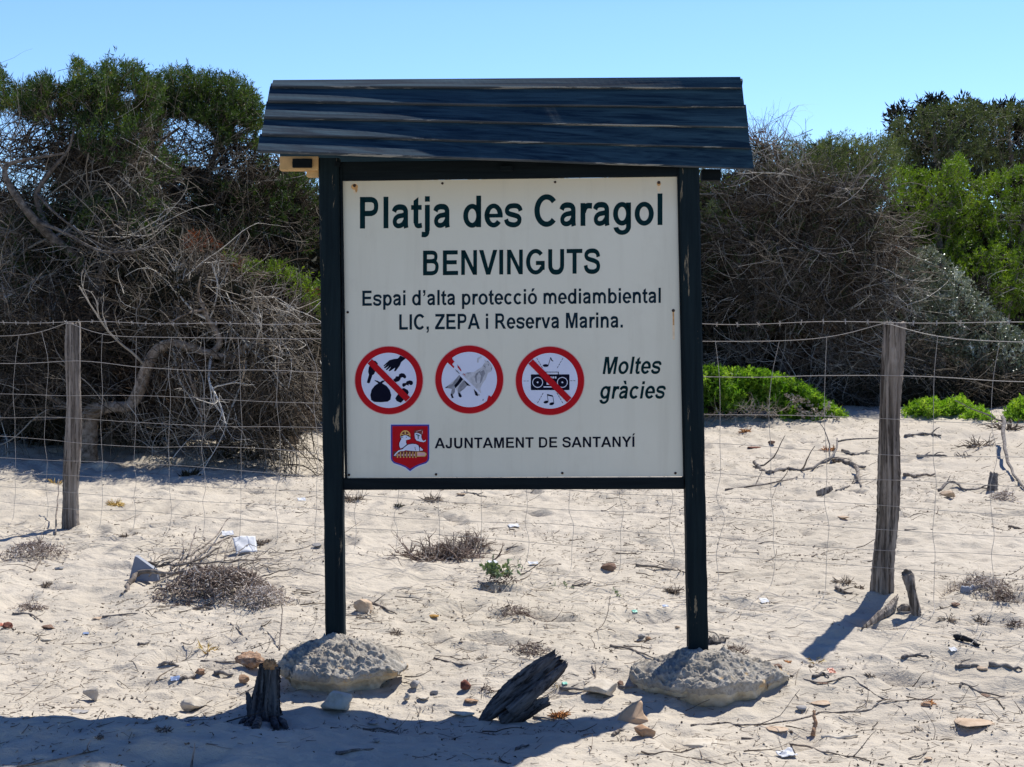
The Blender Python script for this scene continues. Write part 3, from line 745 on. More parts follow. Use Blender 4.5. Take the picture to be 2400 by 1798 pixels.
# ---- plank roof: twisted, so its left end lies flatter than its right end
RL = np.array([(633 - 1200) / F * 5.5, 5.5, EYE + (HZ - 193) / F * 5.5]); RR = np.array([(1742 - 1200) / F * 5.5, 5.5, EYE + (HZ - 182) / F * 5.5])
ELf = np.array([(615 - 1200) / F * 5.21, 5.21, EYE + (HZ - 366) / F * 5.21]); ERt = np.array([(1757 - 1200) / F * 5.46, 5.46, EYE + (HZ - 400) / F * 5.46])
roof = thing('roof', None, None, sign.location); roof.parent = sign; roof.location = (0, 0, 0)
NB = 5; seg = 60; TH = .013; GAP = .13
lows = [.135, .345, .56, .785, 1.0]
for k in range(NB):
    r = np.random.default_rng(50 + k)
    t = np.linspace(0, 1, seg + 1)
    s0 = (0 if k == 0 else lows[k - 1] - .045); s1 = lows[k]
    wig = fbm(t * 3 + k * 7, t * 0 + k, 77, 2) * .003; wig2 = fbm(t * 4 + k * 3, t * 0 + 9 + k, 78, 3) * .003
    V = []
    for i, tt in enumerate(t):
        R0 = RL + (RR - RL) * tt; E0 = ELf + (ERt - ELf) * (tt ** .9)
        d = E0 - R0; L = np.linalg.norm(d); d = d / L
        n = np.cross(np.array([1., 0, 0]), d); n = n / np.linalg.norm(n)
        if n[1] > 0: n = -n
        grow_r = 1 + 0.0
        xoff = np.array([(tt - .5) * .012 * (k - 2) + (.004 * r.normal() if i in (0, seg) else 0), 0, 0])
        up = R0 + d * (L * s0) + xoff; lo = R0 + d * (L * s1 + wig2[i]) + xoff
        lift = TH + .003 + wig[i]
        a = up + n * .004; b2 = lo + n * lift
        e = .0025
        V += [a + n * (TH * .6), b2 + n * TH - d * e * 1.5, b2 + n * (TH - e), b2, a - n * (TH * .4)]
    V = np.array(V); b0 = np.arange(seg)[:, None] * 5; kk = np.arange(5)[None]; k2 = (kk + 1) % 5
    q = np.stack([b0 + kk, b0 + kk + 5, b0 + k2 + 5, b0 + k2], -1)
    mi = np.zeros((seg, 5), int); mi[:, 1] = 1; mi[:, 2] = 1
    mb = MB(); mb.V.append(V); mb.T.append(np.zeros(len(V))); mb.n = len(V)
    qq = q.reshape(-1, 4); mm = mi.reshape(-1)
    mb.f[(4, 0)] = [qq[mm == 0]]; mb.f[(4, 1)] = [qq[mm == 1]]; mb.f[(5, 0)] = [np.array([[4, 3, 2, 1, 0], [seg * 5, seg * 5 + 1, seg * 5 + 2, seg * 5 + 3, seg * 5 + 4]])]
    mb.build('roof_board', [M_roof, M_edge], roof, False)
for k in range(3):          # the slope that faces inland
    V = []
    for tt, x in ((0, RL), (1, RR)):
        a = x + np.array([0, .008 + k * .085, -.012 - k * .098]); b2 = a + np.array([0, .098, -.108])
        nn = np.array([0, .74, .67]) * .018
        V += [a, b2, b2 + nn, a + nn]
    V = np.array(V); Fq = np.array([(0, 1, 2, 3), (7, 6, 5, 4), (0, 4, 5, 1), (1, 5, 6, 2), (2, 6, 7, 3), (3, 7, 4, 0)])
    m = MB(); m.add(V, Fq); m.build('roof_board', [M_roof], roof, False)
def blk(x0, y0, x1, y1, Y, d, mat, name='purlin_end'):
    a = Wp(x0, y1, Y); b2 = Wp(x1, y0, Y); m = MB(); m.add(*box((a[0], Y, a[2]), (b2[0], Y + d, b2[2]))); bevel(m.build(name, mat, roof, False), .003)
blk(655, 366, 746, 399, 5.47, .05, M_block); blk(685, 372, 731, 393, 5.455, .014, M_dark, 'roof_bracket'); blk(718, 396, 748, 414, 5.50, .05, M_block)
blk(1646, 396, 1690, 423, 5.50, .05, M_dark); blk(660, 330, 1720, 352, 5.47, .05, M_dark, 'purlin')

# ------------------------------------------------------------------ concrete footings
def footing(label, px, pyb, wpx, Yc, ztop, depth, seed, prof_, pointy, crack):
    c = np.array([(px - 1200) / F * Yc, Yc, 0]); zb = float(G(c[0], c[1] - depth * .4)) - .015
    na, nr = 320, 220
    a = np.arange(na) / na * 2 * np.pi
    s = np.linspace(0, 1, nr)
    pr = np.array(prof_); ps = np.linspace(0, 1, len(pr))
    rf = np.interp(s, ps, pr[:, 0]); zf = np.interp(s, ps, pr[:, 1])
    ker = np.ones(5) / 5
    rf = np.convolve(np.pad(rf, 2, mode='edge'), ker, 'valid'); zf = np.convolve(np.pad(zf, 2, mode='edge'), ker, 'valid'); rf[0] = 0
    R = 1 + .10 * np.sin(2 * a + seed) * 0 + .10 * fbm(np.cos(a) * 2 + seed, np.sin(a) * 2, seed, 3) * 1.5 + pointy * (np.maximum(0, np.abs(np.cos(a))) ** 8)
    x = c[0] + rf[:, None] * R[None] * np.cos(a)[None] * wpx / 2 / F * Yc / (1 + pointy); y = c[1] + rf[:, None] * R[None] * np.sin(a)[None] * depth / 2
    z = zb + zf[:, None] * (ztop - zb) + 0 * a[None]
    up = zf > .42
    amp = np.where(up, 1., .35)[:, None] * np.minimum(1, rf * 4)[:, None]
    lumps = fbm(x * 11 + seed, y * 11 + z * 9, seed + 3, 4) * .026 + fbm(x * 38, y * 38 + z * 40, seed + 9, 4) * .016 + np.maximum(0, fbm(x * 95, y * 95 + z * 90, seed + 13, 2)) * .011
    wv = fbm(x * 4 + seed, y * 4 + z * 6, seed + 21, 4); crack = np.exp(-(wv / .018) ** 2) * (fbm(x * 3, y * 3, seed + 30, 2) > -.1); lumps = lumps - crack * .028
    z = z + amp * lumps
    bulge = fbm(x * 14 + 3, z * 14 + y * 5, seed + 5, 3) * .02 * np.minimum(1, rf * 2)[:, None]
    x = x + np.cos(a)[None] * bulge; y = y + np.sin(a)[None] * bulge
    V = np.stack([x, y, z], -1).reshape(-1, 3)
    b0 = np.arange(nr - 1)[:, None] * na; k = np.arange(na)[None]; k2 = (k + 1) % na
    q = np.stack([b0 + k, b0 + na + k, b0 + na + k2, b0 + k2], -1).reshape(-1, 4)
    zz = np.repeat(zf[:-1], na); aa = np.tile(a, nr - 1)
    lim = .40 + .06 * fbm(np.cos(aa) * 5 + seed, np.sin(aa) * 5, seed, 3)
    low = zz < lim
    t = thing('concrete_footing', label, 'footing', (c[0], c[1], zb), 'concrete footings of the sign posts')
    mb = MB(); mb.V.append(V); mb.T.append(np.full(len(V), .5)); mb.n = len(V); mb.f[(4, 0)] = [q[~low]]
    V2 = V.copy()
    mb.build('rough_concrete', M_conc, t)
    mb = MB(); mb.V.append(V2); mb.T.append(np.full(len(V), .5)); mb.n = len(V); mb.f[(4, 0)] = [q[low]]
    mb.build('smooth_underside', M_under, t)
    return t
def mat_conc():
    t = NT('rough_concrete'); f = t.noise(60, 7, .75); g = t.noise(7, 4)
    c = t.ramp(f, [(.3, (.16, .148, .128)), (.5, (.36, .325, .27)), (.7, (.48, .445, .385))])
    c = t.mix(t.ramp(t.noise(5.5, 3), [(.40, gray(.5)), (.55, gray(0))]), c, (.20, .175, .14))
    c = t.mix(t.ramp(t.noise(6.5, 3), [(.63, gray(0)), (.67, gray(.8))]), c, (.50, .34, .17))
    t.bump(f, .9, .006); return t.done(c, .95, .1)
M_conc = mat_conc()
M_under = mat_rock('smooth_limestone', (.30, .24, .16), (.46, .40, .29), (.56, .50, .40), 16, .8, .012)
PR1 = [(0, 1), (.15, 1), (.3, .98), (.45, .93), (.6, .86), (.75, .77), (.88, .67), (.97, .56), (1.0, .48), (.98, .40), (.94, .34), (.86, .28), (.78, .18), (.73, 0), (.7, -.25)]
PR2 = [(0, 1), (.15, 1), (.28, .97), (.42, .91), (.58, .82), (.74, .73), (.88, .65), (.97, .58), (1.0, .52), (.99, .44), (.96, .34), (.91, .22), (.84, .10), (.78, 0), (.7, -.25)]
footing('lumpy grey concrete footing round the left sign post, pale block stone before it', 797, 1640, 300, 5.40, .035, .44, 3, PR1, .05, 0)
footing('cracked grey and cream concrete footing round the right sign post', 1657, 1668, 368, 5.37, .0, .46, 8, PR2, .12, 1)

# ------------------------------------------------------------------ wire fence
A0 = np.array([(165 - 1200) / F * 8.58, 8.58]); B0 = np.array([(2068 - 1200) / F * 6.45, 6.45])
fdir = (B0 - A0) / np.linalg.norm(B0 - A0); FL = np.linalg.norm(B0 - A0)
fence = thing('wire_fence', 'slack wire mesh fence with barbed top strand on split timber posts', 'fence', (A0[0], A0[1], 0))
def fpost(pxb, pyb, pxt, pyt, Y, rb, rt, seed, mid):
    b = Wp(pxb, pyb, Y); t = Wp(pxt, pyt, Y)
    pts = [b + np.array([0, 0, -.25]) + (b - t) * .0, b]
    rad = [rb * 1.05, rb * 1.02]
    for i in range(1, 9):
        f = i / 8; p = b + (t - b) * f; p[0] += mid * math.sin(f * math.pi) + .006 * math.sin(seed + f * 9); pts.append(p)
        rad.append(rb + (rt - rb) * f + .003 * math.sin(seed * 3 + f * 13))
    mb = MB(); mb.add(*log(np.array(pts), np.array(rad), 56, .11, seed, .9, .012, 10, .03, .3)); mb.build('post', M_wood, fence)
fpost(165, 1240, 174, 757, 8.58, .046, .038, 3, .004)
fpost(2068, 1398, 2097, 757, 6.45, .052, .042, 5, .006)
E1 = B0 + fdir * 4.4; E0_ = A0 - fdir * 4.6
for k, e in enumerate((E0_, E1)):
    g = float(G(e[0], e[1])); mb = MB()
    mb.add(*log(np.array([(e[0], e[1], g - .3), (e[0], e[1], g), (e[0] + .03, e[1], g + .7), (e[0] + .02, e[1], g + 1.33)]), np.array([.05, .05, .045, .042]), 24, .07, 9 + k, .9, .012)); mb.build('post', M_wood, fence)
def fpos(d):   # distance along the fence from the left post -> x, y
    return A0 + fdir * d
PD = [-4.6, 0, FL, FL + 4.4]
HT = [1.30, 1.205, 1.02, .845, .69, .555, .435, .33, .235, .145]
def near_post(d): return min(abs(d - p) for p in PD)
def wz(d, i):
    h = HT[i]
    n = near_post(d)
    if i == 0: return h - .012 * math.sin(min(1, n / 2.5) * 1.57) + .004 * math.sin(d * 7)
    if i == 1: return h + .09 * math.exp(-(n / .22) ** 1.3)
    if i == 2: return h + .035 * math.exp(-(n / .5) ** 2)
    return h + .008 * math.sin(d * 3.1 + i * 2)
def joff(d, i, s=0): return float(vnoise(d * 2.3 + i * 17.3 + s, i * 5.1, 91) - .5)
ds = np.arange(-4.6, FL + 4.4, .035)
for i in range(10):
    P = []
    for d in ds:
        x, yv = fpos(d); P.append((x, yv - .05 - .012 * joff(d, i, 40), wz(d, i) + .015 * joff(d, i) * (0.5 if i < 2 else 1)))
    P = np.array(P)[None]
    V, q = tubes(P, np.full((1, len(ds)), .0014 if i > 2 else .0018), 5)
    mb = MB(); mb.add(V, q)
    if i == 0:
        for d in np.arange(-4.5, FL + 4.3, .105):
            k = int((d + 4.6) / .035); k = min(k, len(ds) - 2); c = P[0, k]; r = np.random.default_rng(int(d * 1000) + 9999)
            for sgn in (1, -1):
                v = r.normal(size=3) * .3 + np.array([.25 * sgn, 0, 1.0]); v = v / np.linalg.norm(v) * .014
                Vb, qb = tubes(np.array([[c - v, c, c + v]]), np.array([[.0010, .0022, .0010]]), 4); mb.add(Vb, qb)
    mb.build('barbed_wire' if i == 0 else 'line_wire', M_wire, fence)
stays = [-2.6 + .27 * k for k in range(10)] + [.27 + .262 * k for k in range(18)] + [FL + .22 + .26 * k for k in range(8)]
sp = []
for j, d in enumerate(stays):
    if abs(d) < .08 or abs(d - FL) < .1: continue
    r = np.random.default_rng(300 + j); P = []
    for i in range(1, 10):
        dd = d + (r.normal() * .009 if i > 1 else r.normal() * .03)
        x, yv = fpos(dd); z = wz(dd, i) + .015 * joff(dd, i)
        P.append((x, yv - .052 - .012 * joff(dd, i, 40), z))
    x, yv = fpos(d); P.append((x - .01, yv - .08, .03))
    x0, y0 = x, yv
    for f in (.12, .3, .5):
        gx, gy = x0 - f * .55 + r.normal() * .015, y0 - .08 - f * .9; P.append((gx, gy, float(G(gx, gy)) + .012))
    P = smooth_path(P, 4)[None]; V, q = tubes(P, np.full(P.shape[:2], .0012), 4); mb = MB(); mb.add(V, q); mb.build('stay_wire', M_wire, fence)
for f in (.14, .36):   # strands of the slack skirt lying on the sand
    P = []
    for d in np.arange(-2.4, FL + 2, .06):
        x, yv = fpos(d); gx, gy = x - f * .5, yv - .08 - f * .9 - .03 * joff(d, 3, 7); P.append((gx, gy, float(G(gx, gy)) + .012 + .02 * max(0, joff(d, 5, 3))))
    V, q = tubes(np.array(P)[None], np.full((1, len(P)), .0011), 4); mb = MB(); mb.add(V, q); mb.build('line_wire', M_wire, fence)

# ------------------------------------------------------------------ trees and shrubs
def blade_mesh(O, D, L, Wd, tone, rnd, curl=.25):
    """leaf-shaped blades: base, two shoulders, tip"""
    N = len(O); D = nrm(D)
    S = nrm(np.cross(D, rnd.normal(size=(N, 3)))); Nn = np.cross(D, S)
    L = np.broadcast_to(L, (N,))[:, None]; Wd = np.broadcast_to(Wd, (N,))[:, None]
    b = O; m = O + D * L * .5 + Nn * L * curl * .25
    V = np.stack([b, m + S * Wd / 2, O + D * L - Nn * L * curl * .3, m - S * Wd / 2], 1).reshape(-1, 3)
    q = np.arange(N * 4).reshape(N, 4)
    return V, q, np.repeat(tone, 4)

def ellip(rnd, n, c, r, shell=.5):
    d = nrm(rnd.normal(size=(n, 3))); rad = shell + (1 - shell) * rnd.random(n) ** .6
    return c + d * rad[:, None] * r, d

def px_blob(b, zr=.85):
    px, py, rx, ry, Y = b[:5]
    k = Y / F
    return Wp(px, py, Y), np.array([rx * k, (rx + ry) / 2 * k * zr, ry * k])

def leaves(name, mat, blobs, dens, blades, L, wd, parent, seed, thr=-.15, shell=.5, up=.5, spread=.75, tshift=0.0, zr=.85, freq=6.0, split=0):
    r = np.random.default_rng(seed); wv = Wave3(seed, freq); wt = Wave3(seed + 1, 3.2)
    VO = []; VD = []; TT = []
    if split:
        nb = []
        for b in blobs:
            for _ in range(split):
                o = nrm(r.normal(size=2)) * r.random() ** .5 * .8; f = r.uniform(.34, .62)
                nb.append((b[0] + o[0] * b[2], b[1] + o[1] * b[3], max(b[2] * f, 9), max(b[3] * f * r.uniform(.8, 1.3), 8), b[4] + r.normal() * b[2] / F * b[4] * .5, (b[5] if len(b) > 5 else 1) * r.uniform(.5, 1.1)))
        blobs = nb
    for b in blobs:
        c, rad = px_blob(b, zr)
        dn = b[5] if len(b) > 5 else 1.0
        n = int(dens * dn * (rad[0] * rad[2] + rad[1] * (rad[0] + rad[2]) / 2) * 4)
        p, d = ellip(r, n, c, rad, shell)
        keep = wv(p) > thr
        p, d = p[keep], d[keep]; n = len(p)
        td = nrm(d + np.array([0, 0, up]) + r.normal(size=(n, 3)) * .35)
        tn = np.clip(.45 + .30 * wt(p) + r.normal(size=n) * .17 + tshift, 0, 1)
        VO.append(np.repeat(p, blades, 0) + r.normal(size=(n * blades, 3)) * L * .22)
        VD.append(nrm(np.repeat(td, blades, 0) + r.normal(size=(n * blades, 3)) * spread))
        TT.append(np.clip(np.repeat(tn, blades) + r.normal(size=n * blades) * .07, 0, 1))
    O = np.concatenate(VO); D = np.concatenate(VD); T = np.concatenate(TT); n = len(O)
    V, q, t = blade_mesh(O, D, L * r.uniform(.6, 1.25, n), wd * r.uniform(.7, 1.3, n), T, r)
    return mesh_np(name, V, q, mat, False, t, None, parent)

def twigs(name, mat, blobs, parent, seed, L=.7, r0=.006, seg=9, wig=.17, side=3, dens=260, grav=-.02, anchor=None, tmean=.5):
    """tangles of thin bare branches. blob: px,py,rx,ry,Y,(dx,dy,dz) flow,density"""
    r = np.random.default_rng(seed); mb = MB(); wt = Wave3(seed, 2.5)
    for b in blobs:
        c, rad = px_blob(b, .9); flow = np.array(b[5] if len(b) > 5 else (0, 0, .3), float); dn = b[6] if len(b) > 6 else 1.0
        n = max(4, int(dens * dn * rad[0] * rad[2] * 3.1))
        p, d = ellip(r, n, c, rad * .92, .15)
        d0 = nrm(flow[None] * 1.0 + d * .55 + r.normal(size=(n, 3)) * .55)
        ln = L * r.uniform(.5, 1.35, n)
        p = p - d0 * ln[:, None] * .4
        P, R = grow(p, d0, ln, seg, wig, r0 * r.uniform(.6, 1.3, n), np.array([0, 0, grav]), r)
        tn = np.clip(tmean - .03 + .25 * wt(p) + r.normal(size=n) * .26, 0, 1)
        V, q = tubes(P, R, 3); mb.add(V, q, np.repeat(tn, (seg + 1) * 3))
        if side:
            m = n * side; k = r.integers(2, seg, m); i = np.repeat(np.arange(n), side)
            o = P[i, k]; dd = nrm(nrm(P[i, k] - P[i, k - 1]) + r.normal(size=(m, 3)) * .75)
            P2, R2 = grow(o, dd, ln[i] * r.uniform(.2, .5, m), 6, wig * 1.5, R[i, k] * .62, np.array([0, 0, grav]), r)
            V, q = tubes(P2, R2, 3); mb.add(V, q, np.repeat(np.clip(tn[i] + r.normal(size=m) * .08, 0, 1), 21))
            m2 = m // 2; i = i[:m2]; k2 = r.integers(2, 6, m2)
            o = P2[np.arange(m2), k2]; dd = nrm(nrm(P2[np.arange(m2), k2] - P2[np.arange(m2), k2 - 1]) + r.normal(size=(m2, 3)) * .8)
            P3, R3 = grow(o, dd, ln[i] * r.uniform(.08, .22, m2), 4, wig * 1.5, R2[np.arange(m2), k2] * .7, None, r)
            V, q = tubes(P3, R3, 3); mb.add(V, q, np.repeat(np.clip(tn[i] + .05, 0, 1), 15))
    return mb.build(name, mat, parent, True)

def in_poly(P, poly):
    x, y = P[:, 0], P[:, 1]; c = np.zeros(len(P), bool); n = len(poly)
    for i in range(n):
        (x0, y0), (x1, y1) = poly[i], poly[(i + 1) % n]
        if y0 != y1: c ^= ((y0 > y) != (y1 > y)) & (x < (x1 - x0) * (y - y0) / (y1 - y0) + x0)
    return c

def sprays(name, mat, polys, parent, seed, dens=420, L=.20, nl=16, ll=.05, lw=.0075, depth=.9, thr=-.45, up=.8, rmat=None):
    """canopy of leafy sprays filling irregular masses. polys: (outline in photo points, depth Y, density, tone shift)"""
    r = np.random.default_rng(seed); VO = []; VD = []; TT = []; ST = []
    for poly, Y0, dn, ts in polys:
        a = np.array(poly, float); lo, hi = a.min(0), a.max(0); k = Y0 / F
        n = int(dens * dn * (hi[0] - lo[0]) * (hi[1] - lo[1]) * k * k * 2.2)
        p = lo + r.random((n, 2)) * (hi - lo); p = p[in_poly(p, poly)]
        m = fbm(p[:, 0] * .021 + seed, p[:, 1] * .026, seed, 3); m2 = fbm(p[:, 0] * .055 + 7, p[:, 1] * .06, seed + 5, 2)
        kp = (m + .5 * m2 > thr); p, m, m2 = p[kp], m[kp], m2[kp]; n = len(p)
        Y = Y0 - depth * .55 * m + r.normal(size=n) * depth * .28
        o = np.stack([(p[:, 0] - 1200) / F * Y, Y, EYE + (HZ - p[:, 1]) / F * Y], -1)
        cx = (lo + hi) / 2
        d = nrm(np.stack([(p[:, 0] - cx[0]) / (hi[0] - lo[0]) * .9 + r.normal(size=n) * .45 + .15, r.normal(size=n) * .5 - .25, up + r.normal(size=n) * .35], -1))
        ln = L * r.uniform(.5, 1.3, n); o = o - d * (ln * .55)[:, None]
        t = np.clip(.42 + ts + .45 * m2 + r.normal(size=n) * .14, 0, 1)
        f = r.uniform(.12, 1, (n, nl)); oo = o[:, None] + d[:, None] * (ln[:, None] * f)[..., None] + r.normal(size=(n, nl, 3)) * .006
        dd = nrm(d[:, None] * .9 + r.normal(size=(n, nl, 3)) * .62)
        VO.append(oo.reshape(-1, 3)); VD.append(dd.reshape(-1, 3)); TT.append(np.clip(np.repeat(t, nl) + r.normal(size=n * nl) * .08, 0, 1)); ST.append((o, d, ln))
    O = np.concatenate(VO); D = np.concatenate(VD); n = len(O)
    V, q, t = blade_mesh(O, D, ll * r.uniform(.6, 1.35, n), lw * r.uniform(.7, 1.3, n), np.concatenate(TT), r)
    res = mesh_np(name, V, q, mat, False, t, None, parent)
    if rmat:
        o = np.concatenate([a[0] for a in ST]); d = np.concatenate([a[1] for a in ST]); ln = np.concatenate([a[2] for a in ST]); i = r.random(len(o)) < .5
        P, Rr = grow(o[i] - d[i] * .06, d[i], ln[i] * 1.0 + .06, 4, .12, .0032, None, r); V, q = tubes(P, Rr, 3)
        mesh_np('branchlets', V, q, rmat, True, np.repeat(np.clip(r.normal(.4, .2, len(P)), 0, 1), 15), None, parent)
    return res

def boughs(name, mat, roots, targets, parent, seed, r0=.013, n=3):
    """medium branches that run from the limbs out into the twig masses, forking on the way"""
    r = np.random.default_rng(seed); mb = MB(); RT = np.array([Wp(*q) for q in roots])
    for b in targets:
        c, rad = px_blob(b, .9); rt = RT[np.argsort(np.linalg.norm(RT - c, axis=1))[:2]]
        for _ in range(n):
            e = c + r.normal(size=3) * rad * .55; a = rt[r.integers(0, len(rt))]; L = np.linalg.norm(e - a)
            P, R_ = grow(a[None], (e - a)[None] + r.normal(size=(1, 3)) * L * .25, L * 1.25, 14, .13, r0 * r.uniform(.6, 1.3), (e - a)[None] / L * .10, r)
            tn = np.clip(r.normal(.62, .2), 0, 1); V, q = tubes(P, R_, 5); mb.add(V, q, tn)
            k = r.integers(4, 14, 6); d = P[0, k] - P[0, k - 1]
            P2, R2 = grow(P[0, k], nrm(d) + r.normal(size=(6, 3)) * .55, L * r.uniform(.25, .55, 6), 9, .16, R_[0, k] * .7, None, r); V, q = tubes(P2, R2, 4); mb.add(V, q, tn)
            k2 = r.integers(2, 9, 18); i = np.repeat(np.arange(6), 3); d = P2[i, k2] - P2[i, k2 - 1]
            P3, R3 = grow(P2[i, k2], nrm(d) + r.normal(size=(18, 3)) * .6, L * r.uniform(.1, .3, 18), 7, .2, R2[i, k2] * .7, None, r); V, q = tubes(P3, R3, 3); mb.add(V, q, tn)
    return mb.build(name, mat, parent)

def limbs(name, mat, ls, parent, seed, n_ang=12):
    mb = MB()
    for k, l in enumerate(ls):
        pts = np.array([Wp(a, b_, Y) for a, b_, Y, _ in l]); rad = np.array([w / 2 * Y / F for _, _, Y, w in l])
        mb.add(*log(pts, rad, n_ang, .08, seed + k, 1, 0, 6, .03, .5))
    return mb.build(name, mat, parent, True)

def plant(name, label, cat, px, Y, group=None):
    x = (px - 1200) / F * Y
    return thing(name, label, cat, (x, Y, float(G(x, Y)) - .02), group)

# dense dark thicket far behind everything (each bush its own thing)
BACK = [(-40, 720, 240, 290, 15.0, 'dark shaded bush at the left edge behind the crooked juniper'),
        (330, 730, 240, 280, 15.2, 'dark shaded bush behind the arching dead shrub'),
        (640, 740, 230, 290, 15.0, 'dark brown bush half hidden by the left sign post'),
        (930, 700, 230, 300, 17.2, 'dark bush hidden behind the left half of the sign panel'),
        (1240, 700, 240, 300, 17.4, 'dark bush hidden behind the middle of the sign panel'),
        (1520, 720, 230, 330, 18.2, 'dark bush hidden behind the right half of the sign panel'),
        (1790, 690, 240, 300, 19.4, 'dark shaded bush behind the dead juniper right of the sign'),
        (1990, 730, 170, 260, 20.0, 'dark shaded bush behind the right fence post'),
        (2200, 610, 130, 170, 21.8, 'dark bush filling the gap between the dead juniper and the bright pines'),
        (2330, 820, 220, 160, 22.0, 'dark shaded bush low at the right edge')]
for k, (px, py, rx, ry, Y, lab) in enumerate(BACK):
    t = plant('shrub', lab, 'shrub', px, Y, 'dark bushes behind the junipers')
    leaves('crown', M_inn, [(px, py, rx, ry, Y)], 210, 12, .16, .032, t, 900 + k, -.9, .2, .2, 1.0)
    twigs('twigs', M_twigb, [(px, py, rx * .9, ry * .9, Y - .5, (.2, -.2, .3), .5)], t, 930 + k, .8, .006, 7, .2, 2, 60, tmean=.35)
    if k in (3, 4, 5): sprays('green_tips', M_olv, [([(px - rx * .8, py - ry * .2), (px - rx * .5, py - ry * .8), (px, py - ry), (px + rx * .5, py - ry * .8), (px + rx * .8, py - ry * .2)], Y - .9, .5, 0)], t, 990 + k, 260, .24, 14, .06, .010)
    gz = HZ + (EYE - float(G((px - 1200) / F * Y, Y))) * F / Y
    limbs('trunk', M_bark, [[(px - 20, gz + 8, Y, 40), (px, (gz + py) / 2, Y, 32), (px + 25, py, Y, 18)]], t, 960 + k)

# crooked juniper at the left
t = plant('juniper_tree', 'tall grey juniper with crooked bare trunk and thin green top at left', 'tree', 250, 13.2)
limbs('trunk', M_arch2, [[(268, 1060, 12.65, 36.8), (262, 1000, 12.65, 32.0), (252, 900, 12.65, 28.8), (246, 745, 12.65, 25.6), (214, 674, 12.65, 24.8), (174, 602, 12.55, 22.4), (120, 555, 12.45, 21.6), (65, 497, 12.35, 19.2), (20, 430, 12.35, 14.4), (14, 391, 12.35, 11.2), (60, 375, 12.35, 7.2), (150, 360, 12.35, 4.8)],
                        [(120, 555, 12.45, 17.6), (92, 490, 12.55, 14.4), (88, 450, 12.55, 12.0), (120, 400, 12.55, 9.6), (158, 355, 12.55, 6.4), (175, 300, 12.55, 4.8)],
                        [(228, 690, 12.55, 17.6), (240, 630, 12.45, 12.8), (262, 585, 12.45, 9.6), (300, 590, 12.35, 6.4), (360, 610, 12.35, 4.0)],
                        [(90, 520, 12.35, 9.6), (150, 545, 12.15, 7.2), (240, 590, 12.05, 6.4), (330, 585, 12.05, 4.8), (390, 560, 12.05, 3.2)],
                        [(88, 455, 12.55, 8.0), (130, 500, 12.25, 5.6), (210, 560, 12.15, 4.8), (300, 600, 12.15, 4.0)]], t, 11)
twigs('dead_branches', M_twig, [(40, 330, 110, 90, 13, (.3, -.2, .4), .75), (120, 350, 110, 90, 13.2, (.5, 0, .5), 1.0), (230, 330, 120, 60, 13.4, (.4, -.1, .5), 1.3), (330, 380, 70, 80, 13.5, (.4, -.1, .4), 1.2), (-10, 460, 90, 80, 12.9, (.4, -.2, .2), 1.0), (250, 400, 150, 100, 13.2, (.6, -.2, .2), 1.2),
                                (140, 500, 160, 90, 13.0, (.7, -.3, .1), 1.1), (310, 480, 120, 80, 13.0, (.8, -.2, .15), 1.2), (40, 600, 120, 110, 12.6, (-.5, -.3, -.3), 1.0),
                                (300, 590, 150, 60, 12.5, (.9, -.3, -.1), 1.2), (120, 690, 150, 90, 12.6, (.4, -.3, -.3), .9)], t, 21, .75, .0062, dens=190, tmean=.48)
sprays('crown', M_jun, [([(-60, 150), (0, 158), (25, 190), (50, 208), (78, 188), (110, 182), (140, 200), (162, 208), (163, 160), (175, 138), (192, 146), (205, 165), (228, 162), (250, 146), (276, 126), (292, 150), (318, 150), (340, 172), (385, 178), (380, 240), (345, 285), (300, 300), (255, 285), (205, 300), (150, 268), (100, 285), (50, 255), (-60, 270)], 13.4, 1.0, 0),
                        ([(60, 250), (150, 265), (260, 280), (370, 260), (360, 320), (290, 390), (220, 370), (150, 330), (90, 310)], 13.0, .38, -.1), ([(300, 350), (420, 340), (440, 400), (340, 440), (290, 400)], 13.2, .22, -.1), ([(20, 420), (200, 430), (260, 520), (100, 560), (20, 520)], 13.5, .24, -.2), ([(-40, 520), (350, 420), (420, 560), (300, 640), (-40, 760)], 13.0, .36, -.15), ([(40, 200), (380, 200), (360, 280), (40, 280)], 13.9, .8, -.2)], t, 31, 900, .17, 18, .05, .0085, rmat=M_twig)
boughs('boughs', M_twig, [(246, 745, 13.2), (214, 674, 13.2), (174, 602, 13.1), (120, 555, 13.0), (65, 497, 12.9), (92, 490, 13.1), (120, 400, 13.1), (240, 630, 13.0), (150, 545, 12.7)], [(60, 330, 110, 70, 13), (150, 340, 90, 60, 13.2), (270, 380, 100, 80, 13), (330, 480, 110, 70, 12.8), (40, 600, 110, 90, 12.6), (310, 590, 130, 50, 12.4), (120, 700, 140, 70, 12.5), (-20, 480, 80, 80, 12.8), (200, 470, 110, 70, 12.8)], t, 33)
